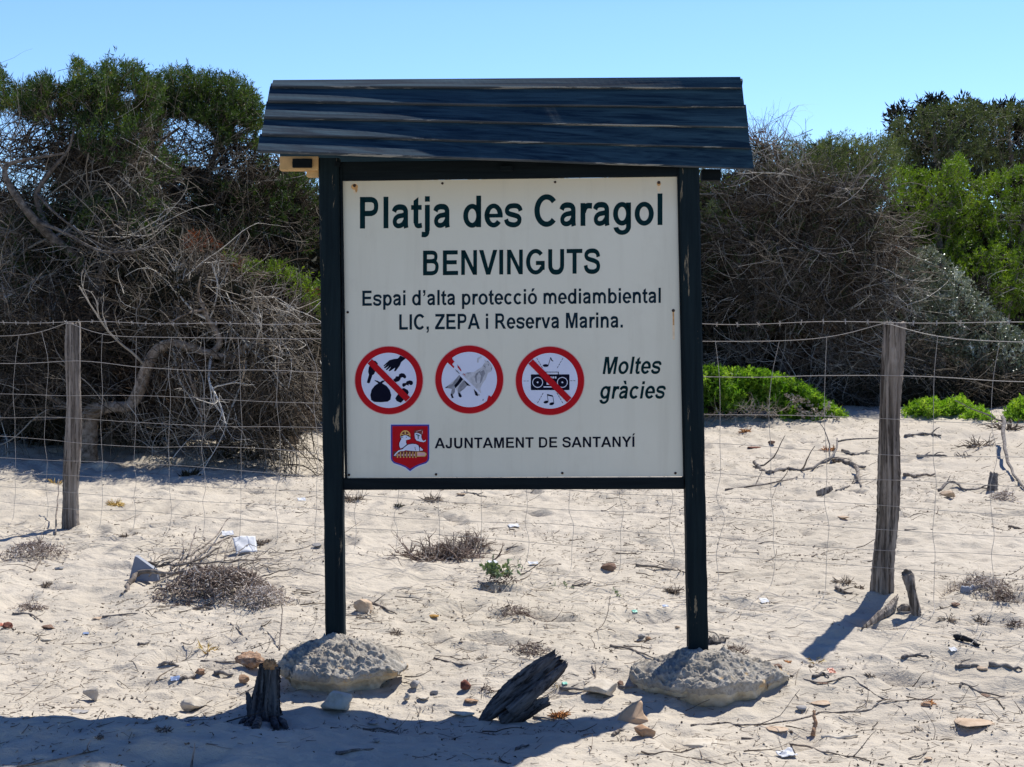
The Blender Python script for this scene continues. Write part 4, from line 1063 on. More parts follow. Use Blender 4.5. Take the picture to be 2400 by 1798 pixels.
# second juniper nearer to the sign roof
t = plant('juniper_tree', 'dark green juniper with brown twiggy underside beside the roof of the sign', 'tree', 470, 14.6)
limbs('trunk', M_bark, [[(474, 1030, 14.6, 40), (470, 960, 14.6, 36), (455, 800, 14.6, 32), (440, 640, 14.6, 28), (420, 480, 14.6, 22), (380, 380, 14.6, 16), (345, 320, 14.6, 10)],
                        [(430, 520, 14.6, 18), (480, 420, 14.5, 14), (520, 330, 14.5, 9), (560, 270, 14.5, 5)],
                        [(380, 380, 14.5, 10), (372, 340, 14.4, 8), (420, 300, 14.4, 5)], [(400, 400, 14.5, 10), (380, 360, 14.4, 8), (330, 330, 14.2, 5)]], t, 41)
twigs('dead_branches', M_twig, [(400, 320, 90, 60, 14.4, (.3, -.2, .2), .55), (330, 340, 60, 70, 14.4, (.3, -.2, .3), 1.2), (500, 330, 60, 60, 14.6, (.3, -.2, .3), 1.0), (620, 380, 60, 60, 14.5, (.3, -.2, .3), .8), (440, 420, 110, 60, 14.4, (.4, -.3, .3), .9), (560, 350, 90, 50, 14.4, (.5, -.2, .4), .45), (560, 450, 110, 80, 14.3, (.6, -.3, .1), .9),
                                (450, 520, 140, 70, 14.2, (.8, -.3, -.1), 1.1), (600, 540, 120, 80, 14.2, (.8, -.3, -.2), 1.0), (690, 480, 70, 110, 14.6, (.3, -.3, .2), .9), (350, 480, 90, 70, 14.2, (.7, -.3, .1), .9)], t, 51, .75, .0058, dens=230, tmean=.36)
leaves('inner_leaves', M_inn, [(250, 400, 110, 70, 14.9), (180, 480, 170, 90, 14.9), (400, 470, 130, 80, 15.2), (560, 430, 110, 60, 15.2), (660, 480, 80, 90, 15.2), (330, 300, 60, 60, 14.8, .6), (40, 520, 100, 60, 14.9, .8), (500, 350, 40, 40, 15, .6), (450, 670, 130, 60, 11.95), (600, 730, 110, 70, 11.95), (690, 830, 70, 90, 11.9), (90, 965, 170, 55, 13), (340, 985, 160, 45, 12.5), (590, 1000, 150, 70, 12.1), (450, 620, 140, 70, 12.9), (600, 700, 110, 90, 12.9), (380, 760, 130, 90, 12.9), (600, 880, 120, 110, 12.7), (400, 920, 140, 80, 12.8), (160, 700, 160, 110, 13.8), (120, 860, 170, 100, 13.4)], 240, 11, .10, .020, t, 66, -.35, .2, split=6)  # some masses are added inside the arching shrub to thicken its cast shadow
twigs('brown_twigs', M_twigb, [(230, 380, 130, 80, 14.3, (.4, -.2, .3), 1), (100, 560, 150, 110, 14.0, (.4, -.2, .1), 1), (520, 430, 150, 110, 14.9, (.4, -.2, .2), 1), (660, 520, 100, 140, 15, (.4, -.2, .2), 1), (420, 560, 160, 90, 14.9, (.6, -.2, 0), 1)], t, 61, .6, .0055, dens=260, tmean=.4)
sprays('crown', M_jun, [([(345, 190), (372, 178), (398, 166), (425, 162), (440, 156), (450, 178), (482, 172), (520, 182), (552, 184), (585, 202), (600, 228), (614, 250), (622, 300), (604, 352), (560, 330), (520, 345), (490, 305), (440, 268), (400, 275), (350, 300)], 14.5, 1.0, -.05),
                        ([(300, 260), (400, 265), (380, 320), (340, 345), (290, 320)], 14.1, .5, 0), ([(540, 320), (620, 330), (640, 420), (560, 400)], 14.6, .25, -.1), ([(430, 420), (640, 440), (660, 560), (480, 560)], 14.3, .42, -.15), ([(650, 400), (740, 410), (740, 600), (660, 580)], 14.6, .45, -.15), ([(380, 200), (600, 220), (600, 310), (380, 270)], 15, .8, -.25)], t, 71, 950, .17, 18, .05, .0085, rmat=M_twig)
boughs('boughs', M_twig, [(455, 800, 14.6), (440, 640, 14.6), (420, 480, 14.6), (380, 380, 14.6), (480, 420, 14.5), (520, 330, 14.5)], [(420, 330, 90, 60, 14.3), (540, 370, 90, 60, 14.3), (560, 470, 110, 70, 14.1), (450, 530, 130, 60, 14), (620, 550, 110, 70, 14), (690, 480, 60, 100, 14.3), (340, 480, 80, 60, 14)], t, 73, .011)
# arching dead shrub in front
t = plant('dead_shrub', 'dead grey shrub with thick arched trunk and drooping bare twigs', 'shrub', 210, 11.7)
limbs('trunk', M_arch, [[(200, 1125, 11.7, 56), (203, 1060, 11.7, 48), (212, 975, 11.7, 42), (250, 955, 11.6, 26), (300, 952, 11.5, 24), (322, 925, 11.5, 28), (345, 860, 11.5, 27), (368, 820, 11.5, 25), (402, 806, 11.5, 22), (440, 812, 11.5, 20), (495, 830, 11.5, 18), (550, 838, 11.5, 16), (575, 815, 11.5, 16), (605, 808, 11.5, 14), (640, 830, 11.5, 9), (680, 900, 11.5, 6)],
                        [(497, 828, 11.5, 16), (515, 808, 11.5, 15), (510, 780, 11.5, 14), (490, 750, 11.5, 12), (478, 720, 11.5, 9), (465, 690, 11.5, 6), (470, 650, 11.4, 4)],
                        [(402, 810, 11.5, 9), (432, 850, 11.4, 8), (450, 900, 11.3, 7), (470, 960, 11.3, 6), (468, 1000, 11.3, 4), (480, 1050, 11.3, 3)],
                        [(480, 725, 11.5, 8), (440, 735, 11.4, 5), (390, 760, 11.3, 4)], [(215, 975, 11.7, 20), (150, 950, 11.8, 14), (60, 900, 11.9, 12), (-20, 895, 12, 9)],
                        [(60, 905, 11.9, 9), (20, 960, 11.8, 6), (0, 990, 11.8, 4)], [(590, 815, 11.5, 9), (620, 870, 11.4, 6), (640, 960, 11.3, 4), (655, 1030, 11.3, 3)]], t, 81)
twigs('dead_branches', M_twig, [(470, 640, 130, 80, 11.8, (.4, -.2, .7), .9), (430, 720, 130, 80, 11.6, (.5, -.2, .3), .8), (600, 740, 120, 80, 11.6, (.8, -.2, -.1), 1.0), (330, 740, 110, 110, 11.8, (-.2, -.2, .4), .7),
                                (440, 880, 130, 90, 11.4, (.5, -.2, -.6), .75), (600, 890, 120, 90, 11.4, (.5, -.2, -.8), 1.0), (690, 930, 90, 110, 11.4, (.3, -.2, -.9), 1.0), (560, 1000, 150, 60, 11.4, (.6, -.2, -.7), .8),
                                (110, 790, 150, 90, 11.9, (.6, -.3, -.2), .8), (40, 900, 120, 80, 11.8, (.5, -.3, -.5), .9), (170, 900, 120, 80, 11.8, (-.4, -.2, .3), .6), (330, 960, 130, 40, 11.5, (.6, -.3, -.2), .7), (690, 790, 80, 90, 11.7, (.6, -.2, -.3), 1.0), (660, 1040, 120, 60, 11.2, (.5, -.2, -.5), .9), (430, 1010, 130, 45, 11.3, (.6, -.2, -.3), .7), (80, 980, 140, 40, 12.2, (.7, -.2, .1), .9), (260, 1000, 100, 30, 12, (.6, -.2, .1), .7), (-20, 700, 90, 130, 11.9, (.3, -.2, -.3), .8)],
      t, 91, .62, .0050, dens=270, grav=-.03, tmean=.50)
twigs('brown_twigs', M_twigb, [(520, 660, 150, 70, 12.1, (.5, -.2, .4), 1.0), (640, 740, 110, 80, 12.1, (.6, -.2, .1), 1.0), (640, 900, 110, 130, 12.0, (.4, -.2, -.6), .9), (400, 880, 120, 90, 12.0, (.4, -.2, -.4), .8), (200, 780, 170, 120, 12.4, (.4, -.2, -.2), .7), (100, 900, 170, 100, 12.8, (.4, -.2, -.1), 1.0), (350, 930, 160, 90, 12.6, (.5, -.2, -.2), 1.0), (600, 960, 160, 90, 12.4, (.5, -.2, -.3), 1.1)], t, 95, .5, .0046, dens=300, grav=-.03, tmean=.5)
boughs('boughs', M_twig, [(345, 860, 11.5), (402, 806, 11.5), (495, 830, 11.5), (575, 815, 11.5), (605, 808, 11.5), (490, 750, 11.5), (250, 955, 11.6), (150, 950, 11.8)], [(450, 660, 110, 60, 11.6), (560, 720, 110, 70, 11.4), (660, 780, 80, 70, 11.4), (330, 740, 90, 90, 11.6), (450, 900, 100, 70, 11.2), (600, 900, 100, 80, 11.2), (690, 950, 70, 90, 11.2), (560, 1020, 110, 40, 11.2), (90, 800, 120, 80, 11.7), (40, 920, 110, 60, 11.6)], t, 93, .010)
leaves('rusty_foliage', M_rust, [(470, 565, 38, 20, 12.2), (540, 610, 30, 18, 12.1, .5), (700, 700, 40, 30, 12.2, .4)], 260, 10, .07, .010, t, 97, -.1)
t = plant('shrub', 'bright green low juniper bough left of the left sign post', 'shrub', 660, 12.6)
sprays('crown', M_bri, [([(520, 590), (560, 600), (610, 615), (650, 612), (690, 630), (730, 655), (790, 670), (790, 780), (740, 745), (700, 715), (650, 690), (600, 672), (560, 640)], 12.3, 1.3, -.08)], t, 101, 520, .13, 16, .038, .007, .5, rmat=M_twigb)
limbs('trunk', M_bark, [[(690, 1040, 12.8, 22), (700, 880, 12.7, 18), (700, 760, 12.6, 14), (670, 670, 12.4, 8), (600, 630, 12.3, 4)], [(700, 760, 12.6, 9), (740, 710, 12.4, 5)]], t, 103)

# right of the sign: dead juniper, living pines behind
t = plant('juniper_tree', 'mostly dead grey juniper with brown twigs right of the sign', 'tree', 1832, 17.6)
limbs('trunk', M_bark, [[(1832, 960, 17.6, 42), (1836, 880, 17.6, 36), (1842, 780, 17.6, 32), (1856, 690, 17.6, 28), (1872, 600, 17.6, 22), (1890, 520, 17.6, 16), (1840, 420, 17.5, 10), (1812, 340, 17.5, 6)],
                        [(1890, 520, 17.5, 14), (1960, 440, 17.3, 9), (2020, 430, 17.3, 6)], [(1860, 680, 17.5, 16), (1750, 570, 17.2, 11), (1660, 530, 17.0, 8), (1600, 500, 17, 6)],
                        [(1850, 720, 17.5, 14), (1960, 640, 17.2, 9), (2060, 600, 17.2, 6)], [(1870, 600, 17.5, 12), (1990, 445, 17.1, 8), (2030, 412, 17, 5), (2080, 440, 17, 4)]], t, 111)
twigs('dead_branches', M_twig, [(1800, 370, 110, 60, 17.3, (-.3, -.2, .5), .7), (1690, 350, 50, 45, 17.3, (-.4, -.1, .6), .35), (1690, 450, 90, 70, 17.2, (-.5, -.3, .3), 1), (1860, 470, 150, 70, 17.1, (-.3, -.3, .3), 1.0), (2010, 450, 100, 60, 17.0, (.4, -.3, .2), .9),
                                (1720, 570, 120, 80, 17.0, (-.5, -.3, 0), 1.0), (1880, 600, 150, 80, 16.9, (.2, -.4, 0), 1.0), (2050, 570, 110, 80, 16.9, (.5, -.3, -.1), .9), (1740, 700, 120, 80, 16.9, (-.4, -.3, -.1), .9), (1930, 720, 150, 80, 16.8, (.3, -.3, -.1), .9),
                                (2080, 690, 100, 90, 16.8, (.5, -.3, -.2), .8), (1720, 830, 110, 70, 17.0, (-.3, -.3, 0), .6), (1960, 850, 150, 80, 16.8, (.3, -.3, 0), .8), (2140, 840, 110, 80, 16.7, (.5, -.3, 0), .9), (2280, 900, 130, 50, 16.7, (.6, -.3, .1), .8)],
      t, 121, .75, .0062, dens=200, tmean=.46)
twigs('brown_twigs', M_twigb, [(1770, 340, 80, 50, 17.5, (-.2, -.2, .6), .8), (1860, 480, 170, 100, 17.7, (0, -.2, .2), 1), (1720, 620, 130, 130, 17.6, (-.2, -.2, 0), 1), (2020, 620, 150, 120, 17.4, (.4, -.2, -.1), 1), (1900, 790, 230, 90, 17.4, (.2, -.3, 0), .8)], t, 125, .6, .0058, dens=230, tmean=.45)
sprays('crown', M_olv, [([(1740, 350), (1790, 330), (1850, 332), (1900, 322), (1960, 318), (2005, 326), (2050, 320), (2095, 328), (2110, 430), (2030, 440), (1960, 400), (1880, 395), (1800, 400), (1740, 390)], 17.7, .8, .12), ([(1640, 400), (1720, 410), (1740, 520), (1620, 540)], 17.2, .45, .1), ([(1900, 420), (2100, 440), (2120, 560), (1960, 540)], 17.4, .35, .1), ([(1640, 480), (2060, 480), (2080, 780), (1660, 780)], 17.2, .17, -.1)], t, 131, 300, .24, 16, .06, .010, rmat=M_twig)
sprays('brown_tips', M_rust, [([(1660, 330), (1720, 300), (1790, 290), (1830, 290), (1850, 330), (1760, 360), (1700, 400), (1650, 420)], 17.4, .22, .1), ([(1900, 470), (2060, 480), (2120, 600), (1980, 600)], 17.3, .14, 0)], t, 133, 260, .2, 12, .035, .008)
boughs('boughs', M_twig, [(1836, 880, 17.6), (1842, 780, 17.6), (1856, 690, 17.6), (1872, 600, 17.6), (1890, 520, 17.6), (1750, 570, 17.2), (1960, 640, 17.2), (1960, 440, 17.3)], [(1790, 360, 90, 50, 17.2), (1690, 400, 60, 70, 17), (1880, 470, 130, 60, 17), (2010, 450, 80, 50, 16.9), (1720, 580, 100, 70, 16.8), (2050, 580, 90, 70, 16.7), (1740, 720, 100, 70, 16.7), (1930, 730, 130, 70, 16.6), (2080, 720, 90, 80, 16.6), (2150, 850, 90, 60, 16.5), (1960, 860, 120, 50, 16.6)], t, 137, .014)
leaves('low_sprigs', M_bri, [(1690, 430, 60, 24, 17.4, .7), (1720, 505, 40, 22, 17.3, .5), (1755, 520, 30, 20, 17.3, .5), (1660, 440, 30, 22, 17.4, .7)], 420, 12, .08, .010, t, 135, -.05)
# living pines on the dune at right
for k, (lab, px, Y, mat, L_, bl) in enumerate([
    ('bright yellow green pine bush on the dune, directly right of the dead juniper', 2200, 20.4, M_bri, .22, [([(2060, 420), (2085, 395), (2110, 385), (2150, 402), (2195, 412), (2218, 385), (2232, 366), (2258, 372), (2275, 430), (2290, 520), (2300, 640), (2240, 650), (2190, 590), (2140, 570), (2105, 500)], 20.4, 1.0, -.05)]),
    ('bright green pine bush cut by the right edge of the frame', 2370, 20.8, M_bri, .22, [([(2275, 430), (2300, 412), (2345, 408), (2380, 392), (2470, 390), (2470, 620), (2400, 610), (2330, 590), (2290, 520)], 20.8, 1.0, -.12)]),
    ('lower bright green bush above the pale glossy shrub', 2340, 19.4, M_bri, .20, [([(2230, 610), (2290, 590), (2330, 575), (2400, 590), (2470, 600), (2470, 790), (2400, 770), (2340, 730), (2280, 690), (2230, 650)], 19.4, 1.0, -.08)]),
    ('dark olive pine bush on top of the dune against the sky', 2200, 26, M_olv, .30, [([(2082, 335), (2090, 290), (2112, 276), (2130, 292), (2148, 262), (2175, 256), (2200, 244), (2230, 248), (2262, 236), (2290, 250), (2310, 330), (2300, 420), (2200, 430), (2110, 400)], 26, 1.0, -.12)]),
    ('olive pine bush on top of the dune at the right edge', 2380, 26.6, M_olv, .30, [([(2285, 260), (2310, 250), (2345, 256), (2370, 246), (2400, 252), (2480, 240), (2480, 440), (2380, 430), (2300, 430), (2290, 340)], 26.6, 1.0, 0)]),
    ('olive bush low behind the roof corner of the sign', 1560, 22, M_olv, .26, [([(1400, 480), (1480, 440), (1560, 420), (1640, 400), (1700, 420), (1700, 620), (1400, 640)], 22, .8, .05)]),
    ('dark olive bush behind the dead juniper, level with its top', 1980, 23, M_olv, .26, [([(1760, 360), (1860, 340), (1960, 335), (2060, 335), (2120, 350), (2140, 560), (1900, 560), (1760, 520)], 23, .7, -.15)])]):
    t = plant('pine_bush', lab, 'bush', px, Y, 'pine bushes on the dune')
    far = Y > 21.5
    sprays('crown', mat, bl, t, 140 + k, 210 if far else 300, L_, 18, .075 if far else .06, .013 if far else .0105, 1.3, -.5, rmat=M_twig)
    pl = bl[0][0]; cx_ = sum(a for a, _ in pl) / len(pl); cy_ = sum(b_ for _, b_ in pl) / len(pl)
    leaves('shade_toned_leaves', M_inn, [(cx_ + dx, cy_ + dy, 55, 50, Y + .9) for dx in (-60, 0, 60) for dy in (-30, 50)], 70, 8, .16, .04, t, 165 + k, -.8, .2)
    gz = HZ + (EYE - float(G((px - 1200) / F * Y, Y))) * F / Y
    limbs('trunk', M_bark, [[(px, gz + 8, Y, 26), (px + 10, (gz + cy_) / 2, Y, 20), (cx_, cy_, Y, 8)], [(px + 10, (gz + cy_) / 2, Y, 14), (cx_ + 40, cy_ - 20, Y, 6)]], t, 170 + k)
    twigs('twigs', M_twig, [(cx_ - 30, cy_ + 10, 60, 60, Y - .3, (.2, -.2, .4), .35), (cx_ + 50, cy_, 50, 60, Y - .3, (.2, -.2, .4), .35)], t, 175 + k, .6, .006, 7, .2, 2, 90, tmean=.6)
t = plant('dead_shrub', 'dark twiggy undergrowth along the dune crest behind the right fence post', 'shrub', 1960, 17.0)
leaves('inner_leaves', M_inn, [(1640, 925, 100, 55, 17.0), (1760, 925, 110, 60, 16.9), (1900, 930, 110, 60, 16.9), (2030, 930, 110, 60, 16.9), (2160, 930, 110, 60, 16.8), (2300, 930, 120, 55, 16.8), (2430, 930, 90, 55, 16.8)], 300, 10, .09, .02, t, 190, -.9, .15, 1.0)
twigs('dead_branches', M_twig, [(1700, 910, 110, 50, 16.7, (-.5, -.3, .1), .9), (1900, 920, 120, 50, 16.7, (.4, -.3, .1), .9), (2060, 920, 120, 50, 16.6, (.5, -.3, 0), .9), (2220, 920, 120, 50, 16.6, (.5, -.3, 0), .9), (2380, 920, 100, 50, 16.6, (.5, -.3, 0), .9)], t, 191, .6, .0055, dens=230, tmean=.45)
t = plant('glossy_shrub', 'shrub of small pale glossy leaves right of the right fence post', 'shrub', 2300, 17.6)
sprays('crown', M_gls, [([(2110, 590), (2180, 580), (2240, 630), (2300, 690), (2370, 770), (2480, 820), (2480, 940), (2330, 910), (2240, 860), (2170, 780), (2110, 700)], 17.4, .9, .18), ([(2060, 640), (2200, 600), (2300, 860), (2140, 860)], 17.2, .3, 0)], t, 181, 520, .14, 9, .040, .020, .7, -.6)
leaves('shade_toned_leaves', M_inn, [(2250, 740, 100, 90, 17.9), (2370, 820, 100, 70, 17.9)], 80, 8, .12, .03, t, 183, -.8, .2)
twigs('twigs', M_twig, [(2240, 760, 110, 110, 17.3, (.3, -.2, .3), .8), (2350, 860, 110, 70, 17.2, (.3, -.2, .3), .8)], t, 185, .5, .005, 7, .2, 2, 160, tmean=.45)

# bright cushions on the dune crest
def cushion(lab, px, Y, bl, poly, name='cushion_shrub'):
    t = plant(name, lab, 'low shrub', px, Y, 'low green shrubs on the dune crest')
    sprays('leaves', M_cus, [(poly, Y, 1.0, 0)], t, int(px) + 3, 2600, .10, 12, .036, .015, .5, -.8)
    leaves('shade_toned_leaves', M_inn, [(b[0], b[1] + 12, b[2] * .8, b[3] * .7, b[4] + .25) for b in bl], 200, 8, .06, .03, t, int(px) + 4, -.8, .2, zr=.6)
    return t
Yc = 15.4
t = cushion('bright green cushion shrub on the dune crest right of the sign', 1780, Yc, [(1650, 905, 70, 40, Yc), (1720, 895, 70, 34, Yc), (1790, 905, 70, 36, Yc), (1850, 925, 60, 42, Yc), (1900, 955, 55, 40, Yc - .1), (1945, 975, 42, 26, Yc - .1), (1690, 940, 70, 26, Yc - .3), (1580, 915, 70, 44, Yc), (1870, 965, 50, 34, Yc - .3)],
            [(1530, 885), (1600, 872), (1660, 864), (1720, 866), (1790, 872), (1850, 888), (1905, 916), (1950, 952), (1990, 982), (1965, 994), (1900, 1004), (1860, 996), (1800, 960), (1720, 962), (1640, 972), (1530, 975)])
leaves('dry_flowers', M_pale, [(1900, 948, 46, 36, Yc - .40, .55), (1865, 922, 30, 22, Yc - .4, .5), (1930, 982, 36, 16, Yc - .42, .5)], 520, 6, .035, .018, t, 201, -.3, .7, .5, 1.2)
twigs('dry_base', M_pale, [(1780, 962, 80, 20, Yc - .45, (.2, -.4, .3), 1.2), (1660, 975, 70, 14, Yc - .45, (.2, -.4, .3), .7)], t, 203, .22, .004, 5, .3, 2, 520, tmean=.35)
for lab, px, Y, bl in [('small bright green shrub just right of the right fence post', 2160, 15.6, [(2150, 958, 34, 17, 15.6), (2190, 955, 30, 18, 15.6), (2205, 968, 22, 12, 15.5)]),
                       ('small green shrub between the two other low shrubs on the dune crest', 2240, 15.6, [(2225, 955, 26, 15, 15.6), (2255, 952, 28, 18, 15.6)]),
                       ('yellow green low shrub hanging over the crest, right of the fence post', 2300, 15.2, [(2290, 975, 30, 16, 15.2), (2305, 985, 26, 14, 15.1), (2270, 968, 20, 10, 15.3)]),
                       ('low green shrub on the dune crest at the right edge', 2390, 15.2, [(2385, 960, 30, 20, 15.3), (2410, 960, 30, 26, 15.3)])]:
    x0 = min(b[0] - b[2] for b in bl); x1 = max(b[0] + b[2] for b in bl); y0 = min(b[1] - b[3] for b in bl); y1 = max(b[1] + b[3] for b in bl)
    cushion(lab, px, Y, bl, [(x0, y1 - 6), (x0 + 6, (y0 + y1) / 2), (x0 * .7 + x1 * .3, y0 + 5), ((x0 + x1) / 2, y0 + 2), (x0 * .35 + x1 * .65, y0), (x1 - 8, (y0 + y1) / 2), (x1, y1 - 4), ((x0 + x1) / 2, y1 + 6)])

# ------------------------------------------------------------------ things lying on the sand
def gpx(px, py):
    p = GP(px, py); return p, p[1] / F

def rockmesh(w, d, h, seed, ang=.5, cuts=8, rough=.10):
    r = np.random.default_rng(seed); V, Fc = ICO3; V = V.copy()
    for _ in range(cuts):
        n = nrm(r.normal(size=3)); lim = r.uniform(.48, .86); dd = V @ n
        V -= np.maximum(0, dd - lim)[:, None] * n * min(1, ang * 2)
    wv = Wave3(seed, 2.2); w2 = Wave3(seed + 1, 6); w3 = Wave3(seed + 2, 15)
    V = V * (1 + rough * (wv(V) + .45 * w2(V) + (.7 if rough > .2 else .25) * w3(V)))[:, None]
    ext = np.abs(V).max(0); return V / ext * np.array([w / 2, d / 2, h / 2]), Fc

GRP = {'stone': 'stones lying on the sand', 'stick': 'sticks and roots lying on the sand', 'dry plant': 'dry tufts on the sand', 'plant debris': 'heaps of dry seaweed and twigs', 'litter scrap': 'bits of rubbish on the sand'}
def stone(px, py, w, h, mat, label, ang=.5, name='stone', cat='stone', rough=.10, rot=0.0, dep=.8, sink=.12, lean=0.0):
    p, k = gpx(px, py + h * .42); W_ = w * k; H_ = max(.35 * h, h - .22 * w * dep) * k * 1.08
    V, Fc = rockmesh(W_, W_ * dep, H_, int(px * 7 + py), .5 + ang * .5, 10, rough)
    if lean:
        c, s_ = math.cos(lean), math.sin(lean); V = np.stack([V[:, 0] * c - V[:, 2] * s_, V[:, 1], V[:, 0] * s_ + V[:, 2] * c], -1)
    if rot:
        c, s_ = math.cos(rot), math.sin(rot); V = np.stack([V[:, 0] * c - V[:, 1] * s_, V[:, 0] * s_ + V[:, 1] * c, V[:, 2]], -1)
    b = np.array([p[0], p[1] + W_ * dep * .35, 0]); b[2] = float(G(b[0], b[1]))
    V = V + b + np.array([0, 0, H_ * (.5 - sink)])
    o = mesh_np(name, V, Fc, mat, True, None, None, None, b)
    return tag(o, label, cat, GRP['stone'])

def shape_path(pts, wob, seed, lift=0.0):
    P = []
    for i, q in enumerate(pts):
        p = GP(q[0], q[1]); p[2] += (q[2] if len(q) > 2 else 0) + lift; P.append(p)
    return np.array(P)

def stick(pts, wpx, mat, label, cat='stick', name='stick', grp=None, groove=.10, taper=.45, side=0, flat_=1.0, ang=9):
    P = shape_path(pts, 0, 0); k = P[:, 1].mean() / F; r = wpx / 2 * k
    seed = int(pts[0][0] * 3 + pts[0][1]); rr = np.random.default_rng(seed)
    P[:, 2] += r * .6
    Q = smooth_path(P, 4); n = len(Q)
    Q[1:-1] += rr.normal(size=(n - 2, 3)) * r * .35
    mb = MB(); mb.add(*log(Q, np.linspace(r, r * taper, n), ang, groove, seed, flat_, r * .8, 2, .07), tone=.5)
    for _ in range(side):
        i = rr.integers(1, max(2, n - 1)); L = rr.uniform(.18, .4) * np.linalg.norm(Q[-1] - Q[0])
        d = nrm(Q[min(i + 1, n - 1)] - Q[i - 1]) + np.array([rr.normal() * .7, rr.normal() * .7, abs(rr.normal()) * .35])
        A, R = grow(Q[i:i + 1], d[None], L, 6, .2, r * .55, None, rr); V, q = tubes(A, R, 5); mb.add(V, q, .5)
    b = P[0].copy(); b[2] = float(G(b[0], b[1]))
    return tag(mb.build(name, mat, None, True, b), label, cat, grp or (GRP['stick'] if name == 'stick' else None))

def clump(px, py, w, h, mat, label, n=60, cat='dry plant', name='dry_tuft', r0=1.3, flatness=.5, seg=5, wig=.28, leafy=False, lmul=1.0):
    p, k = gpx(px, py + h * .40); seed = int(px * 5 + py * 3); r = np.random.default_rng(seed)
    a = r.uniform(0, 6.283, n); rad = np.sqrt(r.random(n)) * w * .22 * k
    O = np.stack([p[0] + rad * np.cos(a), p[1] + .1 * w * k + rad * np.sin(a) * .7, np.zeros(n)], -1); O[:, 2] = G(O[:, 0], O[:, 1]) - .004
    up = r.uniform(.15, 1, n) * (h / w) * 2.0
    D = np.stack([np.cos(a) + r.normal(size=n) * .3, np.sin(a) * .8 + r.normal(size=n) * .3, up], -1)
    L = r.uniform(.35, 1.0, n) * .42 * w * k * lmul
    tn = np.clip(r.normal(.5, .24, n), 0, 1)
    if leafy:
        V, q, t = blade_mesh(O, D, L, L * .16, tn, r, .5); mb = MB(); mb.add(V, q, t)
    else:
        P, R = grow(O, D, L, seg, wig, r0 * k * r.uniform(.6, 1.3, n), np.array([0, 0, -.06]), r); P[:, :, 2] = np.maximum(P[:, :, 2], G(P[:, :, 0], P[:, :, 1]) + .001)
        V, q = tubes(P, R, 3); mb = MB(); mb.add(V, q, np.repeat(tn, (seg + 1) * 3))
    return tag(mb.build(name, mat, None, not leafy, p), label, cat, GRP['dry plant'])

def heapmesh(mb, px, py, w, h, n, r, lmin=8, lmax=22, wid=2.2, dep=.9, tilt=.5, tone=.5):
    p, k = gpx(px, py + h * .42); d = w * dep * k
    u = r.normal(size=(n, 2)) * .42; rr_ = np.hypot(u[:, 0], u[:, 1]); u = u[rr_ < 1.05]; rr_ = rr_[rr_ < 1.05]; n = len(u)
    x = p[0] + u[:, 0] * w / 2 * k; y = p[1] + d * .35 + u[:, 1] * d / 2
    Hh = max(h - .22 * w * dep, .25 * h) * k
    z = G(x, y) + Hh * np.maximum(0, 1 - rr_ ** 2) * r.random(n) ** .5 + .003
    th = r.uniform(0, 6.283, n); D = np.stack([np.cos(th), np.sin(th), r.normal(size=n) * tilt], -1)
    L = r.uniform(lmin, lmax, n) * k
    P, R = grow(np.stack([x, y, z], -1), D, L, 4, .35, wid * .5 * k * r.uniform(.5, 1.3, n), None, r)
    P[:, :, 2] = np.maximum(P[:, :, 2], G(P[:, :, 0], P[:, :, 1]) + .002)
    V, q = tubes(P, R, 3); mb.add(V, q, np.repeat(np.clip(r.normal(tone, .25, n), 0, 1), 15)); return p

def heap(px, py, w, h, mat, label, n=300, cat='plant debris', name='seaweed_heap', **kw):
    r = np.random.default_rng(int(px * 3 + py)); mb = MB(); p = heapmesh(mb, px, py, w, h, n, r, **kw)
    return tag(mb.build(name, mat, None, True, p), label, cat, GRP['plant debris'] if name == 'seaweed_heap' else None)

def scrap(px, py, w, h, mat, label, cat='litter scrap', name='paper_scrap', amp=.25, tilt=.35, rot=0.3):
    p, k = gpx(px, py + h * .35); n = 12; seed = int(px + py * 2)
    u, v = np.meshgrid(np.linspace(-.5, .5, n), np.linspace(-.5, .5, n)); W_ = w * k; D_ = W_ * .8
    z = amp * W_ * (.5 * fbm(u * 2.5 + seed, v * 2.5, seed, 3)) + (v + .5) * D_ * tilt
    z -= z.min()
    x = u * W_ * (1 + .1 * fbm(v * 3 + seed, v * 0, seed + 4, 2)); y = v * D_
    c, s_ = math.cos(rot), math.sin(rot)
    X = p[0] + x * c - y * s_; Y = p[1] + D_ * .4 + x * s_ + y * c
    Z = G(X, Y) * 0 + p[2] + z + .004
    V = np.stack([X, Y, np.maximum(Z, G(X, Y) + .003)], -1).reshape(-1, 3)
    i = (np.arange(n - 1)[:, None] * n + np.arange(n - 1)[None]).reshape(-1); q = np.stack([i, i + 1, i + 1 + n, i + n], -1)
    o = mesh_np(name, V, q, mat, w > 40, None, None, None, p)
    m = o.modifiers.new('thickness', 'SOLIDIFY'); m.thickness = .0015
    return tag(o, label, cat, GRP['litter scrap'] if cat == 'litter scrap' else None)

# --- larger timber
def timber(path, rad, mat, name, label, cat, **kw):
    mb = MB(); mb.add(*log(np.array(path), np.array(rad), **kw)); b = np.array(path[0]); b[2] = float(G(b[0], b[1]))
    return mb.build(name, mat, None, True, b) if label is None else tag(mb.build(name, mat, None, True, b), label, cat)

